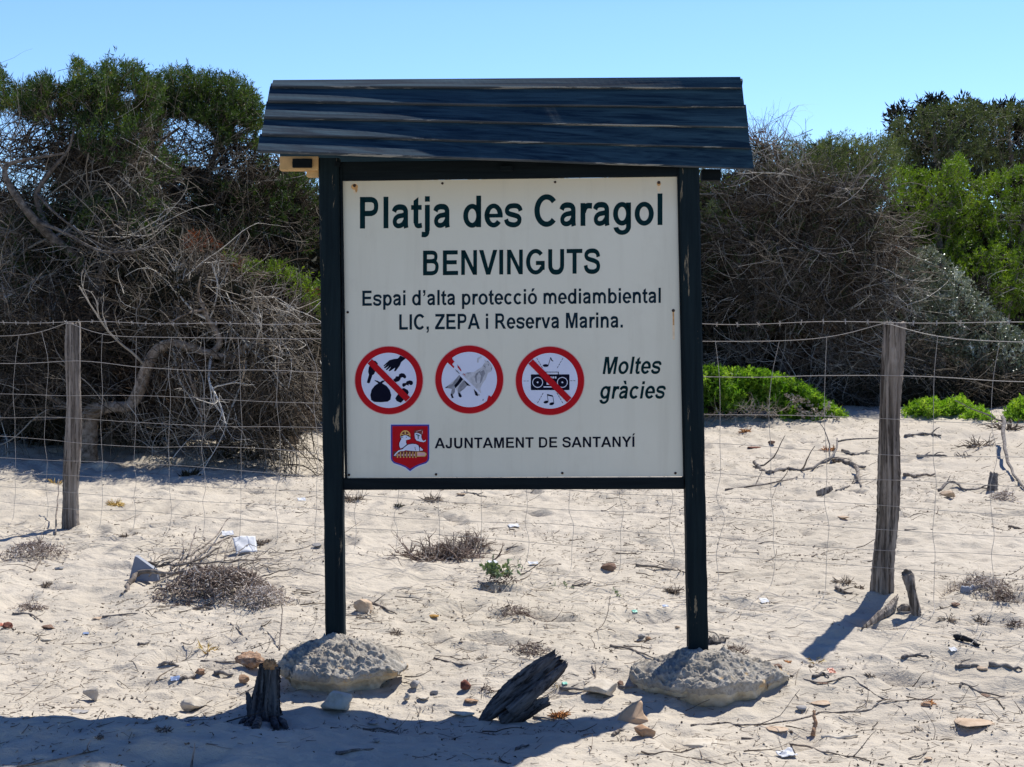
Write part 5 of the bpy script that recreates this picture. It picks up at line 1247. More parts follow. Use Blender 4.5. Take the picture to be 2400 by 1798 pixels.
gb, k = gpx(622, 1690); gb[1] += .03
def sp(px, py): return np.array([(px - 1200) / F * gb[1], gb[1], EYE + (HZ - py) / F * gb[1]])
st = thing('tree_stump', 'weathered split stump with a sunlit top coloured orange, left of the left footing', 'stump', gb)
mb = MB(); mb.add(*log(np.array([sp(622, 1716), sp(622, 1698), sp(620, 1672), sp(622, 1640), sp(627, 1600), sp(632, 1562)]), np.array([56, 48, 33, 24, 20, 17]) * k, 48, .24, 4, .9, .012, 9, .06, 1.2)); mb.add(*log(np.array([sp(598, 1708), sp(590, 1670), sp(584, 1640), sp(579, 1622)]), np.array([13, 11, 8, 4]) * k, 16, .25, 61, .6, .01, 7, .08)); mb.add(*log(np.array([sp(648, 1706), sp(650, 1672), sp(645, 1640)]), np.array([14, 11, 5]) * k, 16, .25, 62, .6, .012, 7, .08)); mb.build('stump_body', M_stump, st)
mb = MB(); mb.add(*log(np.array([sp(632, 1566), sp(633, 1556), sp(634, 1546)]), np.array([17, 16, 9]) * k, 30, .16, 5, 1, .006, 8, .08)); mb.build('stump_top', M_stumpsun, st)
mb = MB()
for a, b_, w in ((585, 1700, 15), (603, 1706, 17), (648, 1704, 16), (668, 1698, 13), (572, 1692, 9)):
    e = GP(a, b_); mb.add(*log(np.array([sp(620 + (a - 620) * .3, 1660), sp(620 + (a - 620) * .7, 1684), e + np.array([0, -.02, .01]), e + np.array([(a - 620) * .0004, -.05, -.02])]), np.array([w, w * 1.1, w, w * .6]) * k * .55, 14, .15, int(a), 1, 0, 8, .05))
mb.build('root_flare', M_stump, st)

p, k = gpx(1190, 1690)
def dp(px, py, dy=0): Y = p[1] + dy; return np.array([(px - 1200) / F * Y, Y, EYE + (HZ - py) / F * Y])
dw = thing('driftwood_slab', 'dark split driftwood slab leaning out of the sand between the footings', 'driftwood', p)
mb = MB(); mb.add(*log(np.array([dp(1122, 1698, -.03), dp(1150, 1672), dp(1190, 1634, .02), dp(1230, 1600, .04), dp(1266, 1572, .06), dp(1298, 1548, .07)]), np.array([5, 16, 23, 24, 23, 17]) * k, 44, .20, 12, .5, .035, 9, .03, .2)); mb.build('main_slab', M_slab, dw)
mb = MB(); mb.add(*log(np.array([dp(1196, 1672, -.03), dp(1250, 1625, -.01), dp(1296, 1586, .03), dp(1324, 1560, .05)]), np.array([13, 13, 11, 7]) * k, 26, .2, 13, .6, .02, 9, .03, .2)); mb.build('split_splinter', M_slab, dw)
mb = MB(); mb.add(*log(np.array([dp(1172, 1690, -.02), dp(1228, 1666, 0), dp(1280, 1646, .02)]), np.array([12, 16, 9]) * k, 24, .2, 14, .6, .02, 9, .04, .2)); mb.build('buried_end', M_slab, dw)
clump(1312, 1662, 60, 50, M_orange, 'orange dried weed growing against the leaning driftwood slab', 70, r0=2.0)
clump(1305, 1600, 40, 30, M_straw, 'yellow straw tuft behind the driftwood slab, right of its splinter', 16, leafy=True)

p, k = gpx(2147, 1437)
def kp(px, py, dy=0): Y = p[1] + dy; return np.array([(px - 1200) / F * Y, Y, EYE + (HZ - py) / F * Y])
timber([kp(2150, 1452), kp(2147, 1432), kp(2136, 1385), kp(2128, 1352, .03), kp(2126, 1347, .03)], np.array([13, 11, 10, 14, 12]) * k, M_wood, 'timber_stake', 'short broken stake leaning beside the right fence post', 'stake', n_ang=22, groove=.12, seed=21, jag=.008)
timber([GP(2020, 1478) + (0, 0, .006), GP(2055, 1458) + (0, 0, .022), GP(2085, 1440) + (0, 0, .028), GP(2102, 1420) + (0, 0, .035)], np.array([3, 10, 12, 5]) * k, M_wood, 'bark_strip', 'pale fibrous bark strip lying in the shadow of the right fence post', 'bark strip', n_ang=20, groove=.22, seed=22, flat=.45, jag=.03)
timber([GP(2104, 1436) + (0, 0, .01), GP(2120, 1432) + (0, 0, .016), GP(2138, 1432) + (0, 0, .01)], np.array([6, 9, 5]) * k, M_wood, 'wood_chip', 'grey wood chip between the broken stake and the bark strip', 'wood chip', n_ang=16, groove=.16, seed=23, flat=.6, jag=.01)
p, k = gpx(1690, 1528)
def kp(px, py, dy=0): Y = p[1] + .12 + dy; return np.array([(px - 1200) / F * Y, Y, EYE + (HZ - py) / F * Y])
timber([kp(1660, 1560), kp(1672, 1535), kp(1678, 1515), kp(1682, 1500)], np.array([30, 27, 24, 22]) * k, M_stump, 'broken_stump', 'pale broken stump just behind the right sign post', 'stump', n_ang=30, groove=.16, seed=31, jag=.022, flat=.6)
heap(1732, 1532, 72, 24, M_weed, 'dead brown branchlets lying on top of the right footing', 70, name='dead_branchlets', tone=.25)

# --- stones: px, py, w, h, material, label, angularity
for px, py, w, h, mat, lab, ang in [
    (214, 1626, 46, 44, M_stone, 'pale pyramid shaped stone in the left foreground', .9), (451, 1652, 64, 44, M_stone, 'pale blocky stone between the shadow edge and the split stump', .8),
    (789, 1648, 82, 62, M_stone, 'rounded cream block stone under the lip of the left footing', .7), (587, 1546, 84, 58, M_sponge, 'large porous orange brown stone behind the split stump', .2),
    (467, 1577, 25, 22, M_sponge, 'small porous pink stone left of the large porous one', .3), (567, 1594, 32, 26, M_orst, 'small orange stone touching the split stump', .4),
    (138, 1330, 28, 14, M_gst, 'small smooth grey stone below the left seaweed pile', .2), (103, 1500, 36, 12, M_stone, 'flat pale stone at the far left, above the pyramid stone', .4),
    (112, 1467, 34, 18, M_brown, 'brown lump of fibre left of the dark curved twig', .1), (14, 1466, 26, 20, M_red, 'dark red brown stone at the left edge', .4),
    (225, 1449, 26, 10, M_tan, 'small flat tan stone below the big seaweed heap', .3), (177, 1665, 52, 14, M_gst, 'flat whitish stone below the pyramid stone', .3),
    (847, 1420, 52, 42, M_tan, 'tan brown stone beside the left sign post', .5), (1088, 1611, 32, 30, M_red, 'dark red broken stone left of the driftwood slab', .8),
    (973, 1609, 26, 24, M_gst, 'pointed grey stone right of the left footing', .8), (1017, 1623, 20, 14, M_gst, 'little grey stone between the pointed stone and the dark red one', .5),
    (992, 1640, 28, 14, M_stone, 'small pale crumbly stone below the pointed grey stone', .5), (954, 1636, 18, 24, M_stone, 'thin upright chip at the right end of the left footing', .9),
    (1085, 1675, 70, 22, M_stone, 'flat cream stone just left of the tip of the driftwood slab', .3), (1103, 1645, 36, 14, M_orst, 'small orange pink rubble above the flat cream stone', .4),
    (874, 1695, 27, 12, M_gst, 'dark oval pebble on the edge of the sign shadow', .2), (882, 1736, 18, 16, M_gst, 'small round pebble inside the sign shadow', .3),
    (1411, 1620, 86, 52, M_stone, 'broad tan flat topped stone left of the right footing', .5), (1016, 1446, 30, 12, M_straw, 'flat yellow chip behind the left footing', .4),
    (1427, 1328, 38, 26, M_brown, 'reddish brown stone beyond the middle of the sign', .4), (1504, 1491, 18, 16, M_gst, 'tiny triangular grey stone left of the right sign post', .9),
    (1519, 1497, 13, 10, M_orst, 'tiny orange stone beside the tiny triangular one', .5), (1454, 1601, 20, 16, M_brown, 'small brown lump at the pointed left end of the right footing', .4),
    (1826, 1562, 22, 14, M_brown, 'small brown stone behind the right footing, by the long vine', .4), (1926, 1648, 46, 14, M_tan, 'low tan stone right of the right footing', .3),
    (1879, 1663, 26, 16, M_gst, 'grey crumbly lump close to the right footing', .4), (1824, 1713, 56, 13, M_tan, 'thin flat pinkish stone below the right footing', .3),
    (1643, 1739, 88, 28, M_stone, 'long pale stone in front of the right footing', .4), (2292, 1700, 92, 24, M_tan, 'long pinkish flat stone in the right foreground', .4),
    (2304, 1567, 26, 14, M_tan, 'small round tan pebble between two dark sticks', .1), (2172, 1652, 26, 14, M_orst, 'small orange rubble at the end of the long vine', .3),
    (2310, 1630, 26, 10, M_brown, 'dark flat pebble at the right, near the thin crossing vine', .3), (2241, 1420, 22, 14, M_brown, 'brown clod right of the broken stake', .3),
    (1978, 1214, 30, 12, M_tan, 'small tan clod beyond the fence, left of the right fence post', .3), (2227, 1158, 42, 24, M_tan, 'tan knobbly lump beyond the fence right of the right post', .2),
    (1808, 1039, 20, 12, M_brown, 'small brown stone below the green cushion shrub', .3), (1770, 1047, 34, 10, M_red, 'flat reddish stone right of the right sign post, far back', .4),
    (1080, 1158, 24, 10, M_tan, 'small tan stone just under the bottom rail of the sign', .3), (1512, 1712, 52, 38, M_orst, 'jagged orange stone beside the big tan shard', .9),
    (742, 1280, 24, 14, M_gst, 'dark grey pebble near the left sign post', .3), (1930, 1601, 26, 9, M_brown, 'flat brown pebble near the long vine', .3),
    (1590, 1470, 16, 10, M_tan, 'tiny tan pebble just left of the right sign post', .3), (2180, 1780, 24, 9, M_tan, 'tiny flat pebble at the bottom right', .3)]:
    stone(px, py, w, h, mat, lab, ang, rough=.24 if mat in (M_sponge,) else .12)

# big tan shard standing on edge
p, k = gpx(1480, 1704); Y = p[1] + .05
def sh(px, py, dy=0): return np.array([(px - 1200) / F * (Y + dy), Y + dy, EYE + (HZ - py) / F * (Y + dy)])
out = [(1447, 1708), (1447, 1692), (1454, 1676), (1468, 1662), (1482, 1652), (1502, 1643), (1507, 1648), (1506, 1664), (1510, 1676), (1520, 1688), (1518, 1700), (1506, 1706), (1480, 1712)]
mb = MB(); n = len(out); fr = [sh(a, b_, -.012 + .05 * (1 - (b_ - 1643) / 70)) for a, b_ in out]; bk = [q + np.array([0, .022, 0]) for q in fr]
cen = np.mean(fr, 0) - np.array([0, .022, 0]); V = np.array(fr + bk + [cen, np.mean(bk, 0)])
Fc = [(i, 2 * n, (i + 1) % n) for i in range(n)] + [(n + i, n + (i + 1) % n, 2 * n + 1) for i in range(n)]
Fq = [(i, (i + 1) % n, n + (i + 1) % n, n + i) for i in range(n)]
mb.add(V, [np.array(Fc), np.array(Fq)]); o = tag(mb.build('shell_shard', M_shell, None, False, p), 'big tan curved shard standing on edge left of the right footing', 'shard'); bevel(o, .004, 2)

# --- sticks
for pts, w, mat, lab, side in [
    ([(30, 1440), (70, 1442), (100, 1460)], 6, M_bark, 'dark curved twig at the far left', 1), ([(72, 1360), (92, 1320), (115, 1295)], 5, M_bark, 'thin forked branch leaning on the left seaweed pile', 2),
    ([(325, 1512), (350, 1509)], 8, M_drift, 'short dark stick behind the small porous stone', 0), ([(372, 1562), (395, 1558), (418, 1564)], 9, M_wood, 'grey splintered stick left of the porous stones', 1),
    ([(502, 1582), (545, 1586)], 12, M_drift, 'grey bark piece just left of the split stump', 0), ([(424, 1597), (458, 1588)], 11, M_wood, 'flat grey stick beside the blue plastic', 0),
    ([(448, 1800), (456, 1790, .06)], 5, M_wood, 'pale stick end poking up at the bottom edge', 0), ([(787, 1768), (828, 1763), (875, 1757)], 9, M_drift, 'dark straight stick inside the sign shadow', 0),
    ([(850, 1710), (900, 1712), (935, 1720)], 5, M_bark, 'thin dark twig at the upper rim of the sign shadow', 1), ([(1210, 1758), (1240, 1748)], 8, M_drift, 'short dark stick in the sign shadow below the driftwood', 0),
    ([(1250, 1683), (1300, 1690)], 6, M_drift, 'dark sliver lying right under the driftwood slab', 0), ([(1436, 1726), (1448, 1716), (1462, 1714)], 10, M_wood, 'pale curved stick in front of the tan shard', 0),
    ([(1138, 1385, .02), (1120, 1366), (1142, 1378)], 8, M_drift, 'dark bent stick below the grey green plant', 0), ([(865, 1412), (900, 1428), (925, 1438)], 7, M_bark, 'brown stick pointing away from the left sign post', 1),
    ([(1340, 1375), (1370, 1372), (1384, 1366)], 6, M_bark, 'brown stick beside the middle seedling', 1), ([(1490, 1327), (1550, 1334), (1610, 1345)], 6, M_bark, 'long dark twig ending at the right sign post', 3),
    ([(1388, 1562), (1395, 1590), (1340, 1612)], 5, M_wood, 'thin pale branch standing right of the driftwood slab', 2), ([(1430, 1514), (1480, 1524), (1535, 1545)], 6, M_bark, 'long thin branch running to the left tip of the right footing', 2),
    ([(1313, 1617), (1372, 1619)], 9, M_drift, 'grey stick between the driftwood and the broad tan stone', 0), ([(1450, 1612), (1520, 1611)], 7, M_drift, 'dark stick under the left tip of the right footing', 0),
    ([(1018, 1543), (1090, 1560), (1165, 1550)], 5, M_wood, 'thin pale root left of the driftwood top', 1), ([(980, 1680), (985, 1662), (972, 1645)], 4, M_bark, 'wispy dark twig in front of the left footing', 2),
    ([(1752, 1551), (1802, 1566), (1853, 1585), (1933, 1602), (1984, 1587), (2020, 1607), (2071, 1640), (2114, 1660)], 6, M_wood, 'long grey vine winding away from the right footing', 1),
    ([(1620, 1702), (1690, 1696), (1759, 1701), (1875, 1687), (1919, 1672), (1959, 1672), (2035, 1665), (2060, 1651), (2125, 1643), (2208, 1640)], 5, M_wood, 'long thin root passing in front of the right footing', 1),
    ([(1738, 1732), (1853, 1745), (1926, 1761), (1998, 1777), (2071, 1795)], 6, M_bark, 'long root running to the bottom edge at the right', 1), ([(2250, 1612), (2258, 1604), (2288, 1620), (2342, 1634), (2410, 1640)], 6, M_bark, 'brown root leaving the frame at the right', 1),
    ([(1905, 1589), (1930, 1583), (1942, 1590)], 9, M_drift, 'short dark stick above the bend of the long vine', 0), ([(2115, 1546), (2145, 1540), (2177, 1543)], 9, M_drift, 'grey splinter lying right of the post shadow', 1),
    ([(2238, 1500), (2268, 1508), (2293, 1517)], 15, M_black, 'black charred stick on the sand at the right', 0), ([(2240, 1566), (2268, 1564), (2292, 1562)], 10, M_drift, 'dark spindle stick left of the round tan pebble', 0),
    ([(2318, 1562), (2357, 1564), (2394, 1573)], 13, M_drift, 'dark pointed stick right of the round tan pebble', 0), ([(1905, 1728), (1912, 1712, .03), (1904, 1702, .05)], 12, M_orst, 'red brown root stub sticking out of the sand', 0),
    ([(1925, 1732), (1968, 1731), (2012, 1727)], 11, M_stone, 'flat pale stick right of the red brown stub', 0), ([(1960, 1380), (1975, 1390), (1998, 1393)], 10, M_wood, 'pale curl of bark near the foot of the right fence post', 0),
    ([(1768, 1092, .02), (1785, 1104), (1806, 1110), (1840, 1102), (1875, 1104), (1910, 1098), (1952, 1082, .03), (1962, 1050, .08)], 9, M_drift, 'long gnarled driftwood branch beyond the fence', 5),
    ([(1955, 1083), (1990, 1090), (2028, 1100)], 13, M_wood, 'flat grey timber at the end of the gnarled branch', 0), ([(1975, 1058), (2000, 1068), (2038, 1066)], 8, M_drift, 'dark stick above the flat grey timber', 2),
    ([(2122, 1026), (2160, 1020), (2205, 1024)], 9, M_drift, 'dark dead branch beyond the fence right of the right post', 4), ([(2150, 1072), (2185, 1070), (2220, 1072)], 7, M_drift, 'small forked dead branch beyond the fence', 4),
    ([(2120, 1117), (2155, 1118), (2190, 1115)], 9, M_bark, 'dark straight stick beyond the fence right of the post', 1), ([(2200, 1152), (2232, 1140, .03), (2265, 1150), (2312, 1147)], 7, M_drift, 'bent dead branch leading to the small stump', 2),
    ([(2350, 1040, .25), (2354, 1075, .14), (2368, 1112, .04), (2405, 1152)], 10, M_drift, 'curved dead branch rising beside the small stump at right', 1), ([(1700, 1150), (1830, 1130), (1870, 1118)], 5, M_bark, 'thin dark twig below the gnarled driftwood branch', 2),
    ([(2005, 1110, .05), (2012, 1130, .02), (2018, 1142)], 9, M_wood, 'pale leaning splinter left of the right fence post, beyond it', 0), ([(1960, 1152), (1990, 1140), (2015, 1126)], 5, M_drift, 'thin dark twig next to the leaning splinter', 1),
    ([(2120, 1244), (2185, 1242)], 5, M_bark, 'thin straight twig beyond the fence at right', 0), ([(2365, 1236), (2410, 1246)], 7, M_wood, 'pale stick beyond the fence at the right edge', 0),
    ([(1080, 1160), (1110, 1158), (1140, 1168)], 6, M_drift, 'dark forked twig under the bottom rail of the sign', 3), ([(540, 1462), (560, 1480), (580, 1500)], 4, M_bark, 'slender stem above the large porous stone', 1),
    ([(655, 1525), (660, 1490, .06), (661, 1462, .10)], 4, M_bark, 'thin upright stem behind the left footing', 1), ([(470, 1550), (560, 1552), (640, 1530)], 4, M_wood, 'long thin root behind the large porous stone', 1),
    ([(240, 1448), (290, 1442), (345, 1440)], 5, M_bark, 'thin brown twig below the big seaweed heap', 2), ([(130, 1255), (135, 1215, .12), (138, 1195, .2)], 4, M_bark, 'thin upright twig at the foot of the left fence post', 0),
    ([(2130, 1780), (2170, 1765), (2190, 1730)], 4, M_bark, 'slim curved twig at the bottom right corner', 1), ([(40, 1800), (150, 1780), (230, 1760)], 5, M_bark, 'thin dark twig in the shadow at the bottom left', 2)]:
    stick(pts, w, mat, lab, side=side)

# --- heaps, tufts and plants
heap(60, 1282, 175, 72, M_weed, 'pale pile of dry seaweed at the left under the post shadow', 900, tone=.62, lmin=6, lmax=18)
# big heap: seaweed, branches, board
p, k = gpx(480, 1400); r = np.random.default_rng(5)
big = thing('seaweed_heap', 'large heap of dry seaweed and bare branches left of the sign', 'plant debris', p, GRP['plant debris'])
mb = MB(); heapmesh(mb, 490, 1362, 300, 112, 3000, r, 7, 24, 3.2, .75, .6, .52); heapmesh(mb, 600, 1404, 170, 60, 1000, r, 6, 16, 2.6, .7, .5, .78); mb.build('seaweed', M_weed, big)
mb = MB(); r = np.random.default_rng(6)
for pts, w in [([(330, 1352, .08), (380, 1358, .07), (450, 1360, .09), (520, 1345, .14)], 7), ([(300, 1372), (330, 1364, .05), (400, 1368, .05), (470, 1366, .08)], 13), ([(300, 1372), (296, 1385), (288, 1392)], 12), ([(400, 1362, .06), (450, 1325, .06), (500, 1288, .06), (540, 1240, .07)], 5),
               ([(410, 1365, .06), (480, 1322, .07), (540, 1285, .06), (580, 1296, .04)], 5), ([(430, 1360, .09), (560, 1362, .10), (640, 1345, .08)], 5), ([(390, 1370, .05), (392, 1395, .02), (382, 1412)], 4), ([(440, 1345, .1), (455, 1310, .12), (460, 1290, .14)], 4),
               ([(360, 1362, .07), (420, 1350, .10), (430, 1320, .12)], 4), ([(420, 1368, .05), (520, 1380, .06), (600, 1372, .06)], 5), ([(480, 1330, .14), (478, 1305, .12)], 3), ([(400, 1425), (450, 1428), (500, 1428)], 8)]:
    P = shape_path(pts, 0, 0); Q = smooth_path(P, 5); kk = P[:, 1].mean() / F; Q[1:-1] += r.normal(size=(len(Q) - 2, 3)) * .004
    mb.add(*log(Q, np.linspace(w / 2, w / 4, len(Q)) * kk, 8, .1, int(w * 7), 1, 0, 2, .06))
for _ in range(34):
    a_ = r.uniform(340, 620); b_ = r.uniform(1330, 1400); an = r.normal(.2, .7); L_ = r.uniform(60, 170); lift = r.uniform(.02, .12)
    P = shape_path([(a_, b_, lift * .4), (a_ + L_ * .5 * math.cos(an), b_ - L_ * .25 * math.sin(an) - 6, lift), (a_ + L_ * math.cos(an), min(1425, b_ - L_ * .4 * math.sin(an)), lift * .7)], 0, 0); Q = smooth_path(P, 5); Q[1:-1] += r.normal(size=(len(Q) - 2, 3)) * .006
    V, q = tubes(Q[None], np.linspace(.0035, .0012, len(Q))[None], 5); mb.add(V, q)
mb.build('dead_branches', M_bark, big)
bp, k = gpx(330, 1368); Y = bp[1] + .05
q = [np.array([(a - 1200) / F * (Y + d), Y + d, EYE + (HZ - b_) / F * (Y + d)]) for a, b_, d in ((302, 1360, 0), (316, 1304, .02), (322, 1306, .02), (366, 1338, .01), (372, 1364, 0))]
nb = len(q); V = np.array(q + [a + np.array([.004, .02, .004]) for a in q]); mb = MB()
mb.add(V, [np.array([(0, i, i + 1) for i in range(1, nb - 1)][::1]), np.array([(nb, nb + i + 1, nb + i) for i in range(1, nb - 1)]), np.array([(i, nb + i, nb + (i + 1) % nb, (i + 1) % nb) for i in range(nb)])])
tag(mb.build('slate_board', M_slate, None, False, bp), 'grey blue triangular board stuck behind the big seaweed heap', 'board')

t = thing('dead_bush', 'low dead twiggy bush on the sand, seen under the sign', 'dead bush', gpx(1042, 1300)[0])
def bush(parent, name, px, py, w, h, n, mat, seed, r0=.004, L=.5, side=3, tone=.45):
    r = np.random.default_rng(seed); p, k = gpx(px, py + h * .42); O = np.stack([p[0] + r.normal(size=n) * w * k * .17, p[1] + .08 + r.normal(size=n) * w * k * .12, np.zeros(n)], -1)
    O[:, 2] = G(O[:, 0], O[:, 1]) - .01
    D = np.stack([(O[:, 0] - p[0]) / (w * k) * 3 + r.normal(size=n) * .5, r.normal(size=n) * .5, r.uniform(.3, 1.0, n)], -1)
    P, R = grow(O, D, h * k * L * r.uniform(.7, 1.9, n), 7, .28, r0 * r.uniform(.6, 1.3, n), None, r); mb = MB(); tn = np.clip(r.normal(tone, .22, n), 0, 1); V, q = tubes(P, R, 4); mb.add(V, q, np.repeat(tn, 32))
    m = n * side; i = np.repeat(np.arange(n), side); kx = r.integers(2, 7, m); o = P[i, kx]; d = nrm(P[i, kx] - P[i, kx - 1]) + r.normal(size=(m, 3)) * .8
    P2, R2 = grow(o, d, h * k * .35 * r.uniform(.5, 1.4, m), 5, .35, R[i, kx] * .75, None, r); P2[:, :, 2] = np.maximum(P2[:, :, 2], G(P2[:, :, 0], P2[:, :, 1]) + .002)
    V, q = tubes(P2, R2, 3); mb.add(V, q, np.repeat(np.clip(tn[i] + r.normal(size=m) * .15, 0, 1), 18)); return mb.build(name, mat, parent)
bush(t, 'twigs', 1050, 1275, 170, 95, 80, M_weed, 3, .0052, .48, 7, .33); bush(t, 'side_twigs', 960, 1285, 60, 46, 18, M_weed, 4, .005, .6, 5, .3); bush(t, 'side_twigs', 1110, 1270, 60, 64, 30, M_weed, 5, .005, .5, 6, .25)
mb = MB(); heapmesh(mb, 1050, 1290, 150, 50, 260, np.random.default_rng(8), 6, 16, 3, .6, .5, .3); mb.build('leaf_litter', M_weed, t)

def leafplant(px, py, w, h, label, n, mound=0):
    p, k = gpx(px, py + h * .45); t = thing('seedling' if w < 50 else 'sand_plant', label, 'plant', p, 'small living plants on the sand'); r = np.random.default_rng(int(px)); W_ = w * k
    m = max(3, n // 9); a = r.uniform(0, 6.28, m); O = np.stack([p[0] + np.cos(a) * W_ * .2 * r.random(m), p[1] + .04 + np.sin(a) * W_ * .2 * r.random(m), np.full(m, p[2] + mound)], -1)
    D = np.stack([np.cos(a) * .8, np.sin(a) * .7, r.uniform(.4, 1.2, m)], -1); P, R = grow(O, D, np.full(m, .5 * max(W_ * .9, h * k)) * r.uniform(.6, 1.2, m), 5, .2, .0016, None, r)
    V, q = tubes(P, R, 3); mb = MB(); mb.add(V, q, .5); mb.build('stem', M_gplant, t)
    i = r.integers(0, m, n); kx = r.integers(2, 6, n); o = P[i, kx] + r.normal(size=(n, 3)) * W_ * .03; d = nrm(r.normal(size=(n, 3)) + np.array([0, 0, .6]))
    V, q, tt = blade_mesh(o, d, W_ * .17 * r.uniform(.6, 1.3, n), W_ * .11, np.clip(r.normal(.5, .25, n), 0, 1), r, .3); mesh_np('leaves', V, q, M_gplant, False, tt, None, t)
    if mound:
        mb = MB(); heapmesh(mb, px, py + h * .35, w * 1.0, h * .9, 160, r, 6, 14, 3, .6, .6, .25); mb.build('dead_base', M_weed, t)
leafplant(1175, 1350, 84, 46, 'grey green plant on a little mound of dead stalks under the sign', 150, .035)
leafplant(1331, 1366, 32, 36, 'small seedling right of the grey green plant', 34); leafplant(1446, 1386, 34, 36, 'seedling nearest to the right sign post', 34); leafplant(1302, 1364, 18, 30, 'tiniest seedling, beside the middle one', 14)

for px, py, w, h, mat, lab, n, lf in [
    (109, 1368, 38, 22, M_litter, 'brown dry tuft below the left seaweed pile', 60, 0), (290, 1250, 28, 22, M_litter, 'brown dry tuft between the left fence post and the white bag', 50, 0), (616, 1268, 40, 24, M_litter, 'dark brown tuft right of the white bag', 60, 0),
    (268, 1176, 56, 22, M_straw, 'yellow brown dry clump in the sun beyond the fence', 90, 0), (128, 1110, 46, 60, M_straw, 'yellow dry grass blades beside the left fence post', 26, 1), (445, 1090, 60, 60, M_inn, 'dark brown grass tussock in the shade of the arching shrub', 90, 1),
    (485, 1516, 80, 26, M_straw, 'straw coloured grass plant behind the porous stones', 22, 1), (384, 1706, 48, 16, M_litter, 'dark clump on the edge of the shadow left of the split stump', 60, 0), (232, 1726, 28, 12, M_litter, 'small dark clump on the shadow edge in the left foreground', 36, 0),
    (1128, 1536, 36, 22, M_pale, 'tan dry tuft left of the tip of the driftwood', 50, 0), (925, 1480, 42, 18, M_litter, 'dark sprawling tuft behind the left footing', 34, 0), (1944, 1048, 46, 22, M_orange, 'orange dry clump above the gnarled driftwood branch', 90, 0),
    (1748, 1004, 38, 24, M_orange, 'orange dry sprig below the green cushion shrub', 40, 0), (1846, 1546, 28, 16, M_orange, 'reddish dry tuft left of the tip of the post shadow', 40, 0), (1911, 1547, 60, 18, M_straw, 'yellow brown dry leaves at the tip of the post shadow', 30, 1),
    (1977, 1352, 70, 36, M_litter, 'tangled dark twigs left of the foot of the right fence post', 60, 0), (2015, 1370, 32, 26, M_litter, 'small brown tuft touching the right fence post', 50, 0), (2303, 1453, 46, 20, M_litter, 'brown clump below the right seaweed heap', 60, 0),
    (2223, 1450, 56, 14, M_litter, 'sprawling dark twigs right of the broken stake', 34, 0), (2259, 1056, 60, 34, M_drift, 'dark root crown lying beyond the fence', 16, 0), (2180, 1640, 40, 30, M_orange, 'pale orange tuft at the end of the long thin root', 34, 0),
    (934, 1180, 26, 22, M_inn, 'dark little tuft far back under the sign', 30, 0), (822, 1165, 90, 26, M_litter, 'dark twigs added as a bush shadow beside the left sign post, far back', 90, 0), (1013, 1162, 64, 26, M_litter, 'pile of dry sticks under the bottom rail of the sign', 70, 0),  # the twigs by the left sign post stand in for a bush shadow
    (1579, 1380, 56, 24, M_litter, 'low pile of twigs left of the right sign post', 80, 0), (2150, 1705, 40, 14, M_pale, 'whitish dry sprig in the right foreground', 24, 0), (2040, 1580, 30, 12, M_litter, 'small dry tuft above the long vine', 24, 0), (1900, 1560, 20, 12, M_litter, 'tiny dry tuft beside the post shadow', 20, 0),
    (860, 1430, 60, 30, M_pale, 'pale bare twigs leaning on the left sign post', 24, 0), (2360, 985, 110, 60, M_litter, 'thin dead brushwood on the slope at the right edge', 70, 0), (2300, 1030, 110, 40, M_litter, 'dark dead brushwood above the root crown', 60, 0)]:
    clump(px, py, w, h, mat, lab, n, leafy=bool(lf), r0=1.5)
for px, py, w, h, lab, n, tn in [(2320, 1378, 180, 62, 'dry grey seaweed heap at the right edge, behind the charred stick', 600, .6), (2360, 1390, 70, 54, 'brown bristly clump in the right seaweed heap', 200, .2), (1217, 1438, 150, 34, 'thin band of dark seaweed beyond the footings', 260, .35), (1243, 1532, 110, 22, 'short band of dark seaweed behind the driftwood slab', 200, .3),
                                 (60, 1423, 90, 20, 'thin scatter of grey seaweed at the far left', 130, .5), (1140, 1620, 40, 14, 'few brown strands left of the driftwood', 40, .3), (2385, 1460, 50, 26, 'dark seaweed tangle at the right edge', 90, .3), (2360, 1160, 70, 34, 'pale tangle of roots beside the small stump', 160, .75),
                                 (690, 990, 90, 20, 'pale dry twig litter under the arching shrub', 160, .6)]:
    heap(px, py, w, h, M_weed, lab, n, tone=tn)
stick([(2252, 1386), (2282, 1388), (2312, 1380)], 17, M_slate, 'dark grey flat board in the right seaweed heap', 'board', 'board_piece', flat_=.4)
p, k = gpx(2328, 1146)
timber([p + (0, .02, -.05), p + (0, .02, 0), p + (.01, .03, .06), p + (.02, .04, .115)], np.array([13, 12, 10, 9]) * k, M_drift, 'small_stump', 'small dark stump beyond the fence at the right', 'stump', n_ang=20, groove=.15, seed=41, jag=.012)
p, k = gpx(1933, 1160)
timber([p + (-.06, 0, .008), p + (0, .02, .02), p + (.07, .06, .045)], np.array([7, 9, 5]) * k, M_wood, 'plank_piece', 'whitish plank piece beyond the fence left of the right post', 'plank', n_ang=14, groove=.1, seed=42, flat=.4)

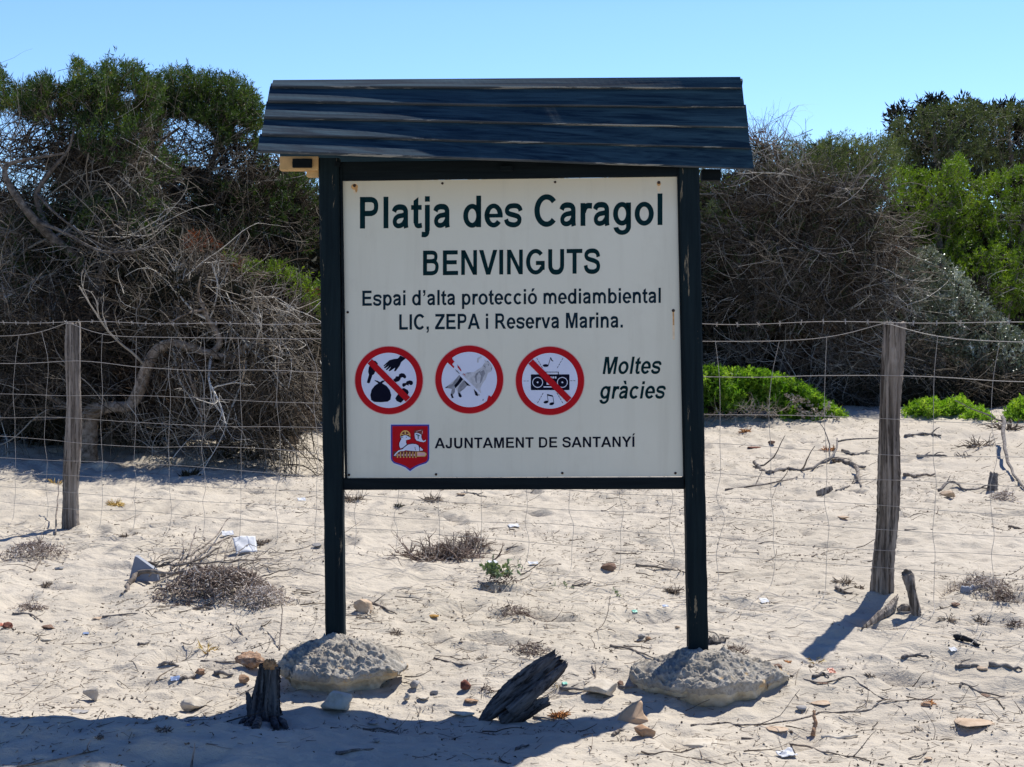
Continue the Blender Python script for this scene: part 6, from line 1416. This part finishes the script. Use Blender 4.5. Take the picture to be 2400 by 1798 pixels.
# --- rubbish
scrap(572, 1286, 52, 38, M_white, 'crumpled white plastic bag above the big seaweed heap', 'bag', 'plastic_bag', .16, .75, .35)
scrap(532, 1252, 26, 14, M_white, 'small white scrap above the plastic bag'); scrap(1250, 1322, 22, 8, M_white, 'white scrap right of the dead bush', tilt=.06); scrap(1204, 1234, 26, 8, M_white, 'white shred of paper far back under the sign', tilt=.1)
scrap(1792, 1409, 20, 16, M_white, 'white scrap between the right sign post and fence post'); scrap(2235, 1524, 16, 16, M_white, 'white scrap below the charred stick'); scrap(706, 1168, 18, 20, M_white, 'white scrap in the shade left of the sign')
scrap(1846, 1772, 42, 16, M_white, 'white crumpled shred at the bottom right', amp=.4, tilt=.2); scrap(1153, 1322, 26, 9, M_white, 'pale torn shred beside the dead bush', tilt=.15)
scrap(409, 1594, 22, 12, M_blueplastic, 'blue plastic scrap left of the split stump', name='plastic_scrap'); scrap(1560, 1421, 14, 8, M_blueplastic, 'little blue plastic triangle left of the right sign post', name='plastic_scrap', tilt=.2); scrap(1488, 1435, 12, 8, M_greenplastic, 'green plastic bit under the sign', name='plastic_scrap')
scrap(6, 1466, 14, 10, M_redplastic, 'orange red plastic bit at the left edge', name='plastic_scrap'); scrap(1324, 1603, 12, 10, M_greenplastic, 'green plastic bit right of the driftwood splinter', name='plastic_scrap'); scrap(200, 1486, 14, 8, M_blueplastic, 'dark blue bottle cap left of the porous stones', name='plastic_scrap', tilt=.1)
scrap(442, 1702, 10, 6, M_blueplastic, 'tiny blue bit on the shadow edge', name='plastic_scrap', tilt=.1); scrap(1950, 1576, 18, 12, M_redplastic, 'small orange chip above the long vine', name='plastic_scrap', tilt=.5)

# --- uncountable twig litter and crumbs strewn over the sand
r = np.random.default_rng(77); mb = MB()
def scatter(n, y0, y1, pw):
    y = y0 * (y1 / y0) ** (r.random(n) ** pw); x = y * r.uniform(-.44, .44, n)
    m = fbm(x * 1.3 + 4, y * 1.3, 55, 3) + .55 * fbm(x * 4, y * 5, 56, 2) + r.normal(size=n) * .15
    kx = m > -.02; return x[kx], y[kx]
x, y = scatter(30000, 3.95, 17, .66); n = len(x)
th = r.normal(0, .8, n) + np.where(r.random(n) < .3, 1.57, 0); L = .010 + .045 * r.random(n) ** 3 + np.where(r.random(n) < .06, .14 * r.random(n), 0)
P, R = grow(np.stack([x, y, G(x, y) + .004], -1), np.stack([np.cos(th), np.sin(th), r.normal(size=n) * .15], -1), L, 4, .13, r.uniform(.0007, .0021, n), None, r)
P[:, :, 2] = np.maximum(P[:, :, 2], G(P[:, :, 0], P[:, :, 1]) + .0012)
V, q = tubes(P, R, 3); mb.add(V, q, np.repeat(np.clip(r.normal(.36, .22, n), 0, 1), 15))
x, y = scatter(1500, 4.2, 17, .6); n = len(x)
th = r.normal(0, .7, n); P, R = grow(np.stack([x, y, G(x, y) + .006], -1), np.stack([np.cos(th), np.sin(th), r.normal(size=n) * .12], -1), r.uniform(.05, .20, n) * r.random(n) ** .5, 6, .16, r.uniform(.0014, .0036, n), None, r)
P[:, :, 2] = np.maximum(P[:, :, 2], G(P[:, :, 0], P[:, :, 1]) + .0015)
V, q = tubes(P, R, 4); mb.add(V, q, np.repeat(np.clip(r.normal(.30, .22, n), 0, 1), 28))
x, y = scatter(8000, 3.95, 17, .75); n = len(x); O = np.stack([x, y, G(x, y) + .002], -1)
V, q, t_ = blade_mesh(O, np.stack([r.normal(size=n), r.normal(size=n), np.abs(r.normal(size=n)) * .4 + .1], -1), r.uniform(.005, .022, n), r.uniform(.003, .010, n), np.clip(r.normal(.45, .3, n), 0, 1), r, .8); mb.add(V, q, t_)
x, y = scatter(1500, 3.95, 15, .8); n = len(x); V1, F1 = ICO1; s_ = r.uniform(.002, .006, n)
Vp = (V1[None] * s_[:, None, None] * r.uniform(.6, 1.2, (n, 1, 3)) + np.stack([x, y, G(x, y) + s_ * .4], -1)[:, None]).reshape(-1, 3)
mb.add(Vp, (F1[None] + np.arange(n)[:, None, None] * len(V1)).reshape(-1, 3), np.repeat(np.clip(r.normal(.5, .28, n), 0, 1), len(V1)))
lit = mb.build('plant_litter', M_litter, None, False)
tag(lit, 'dark twig crumbs and leaf bits strewn over the whole sand', 'litter', None, 'stuff')
for o in scene.objects:
    if '_b' in o: del o['_b']
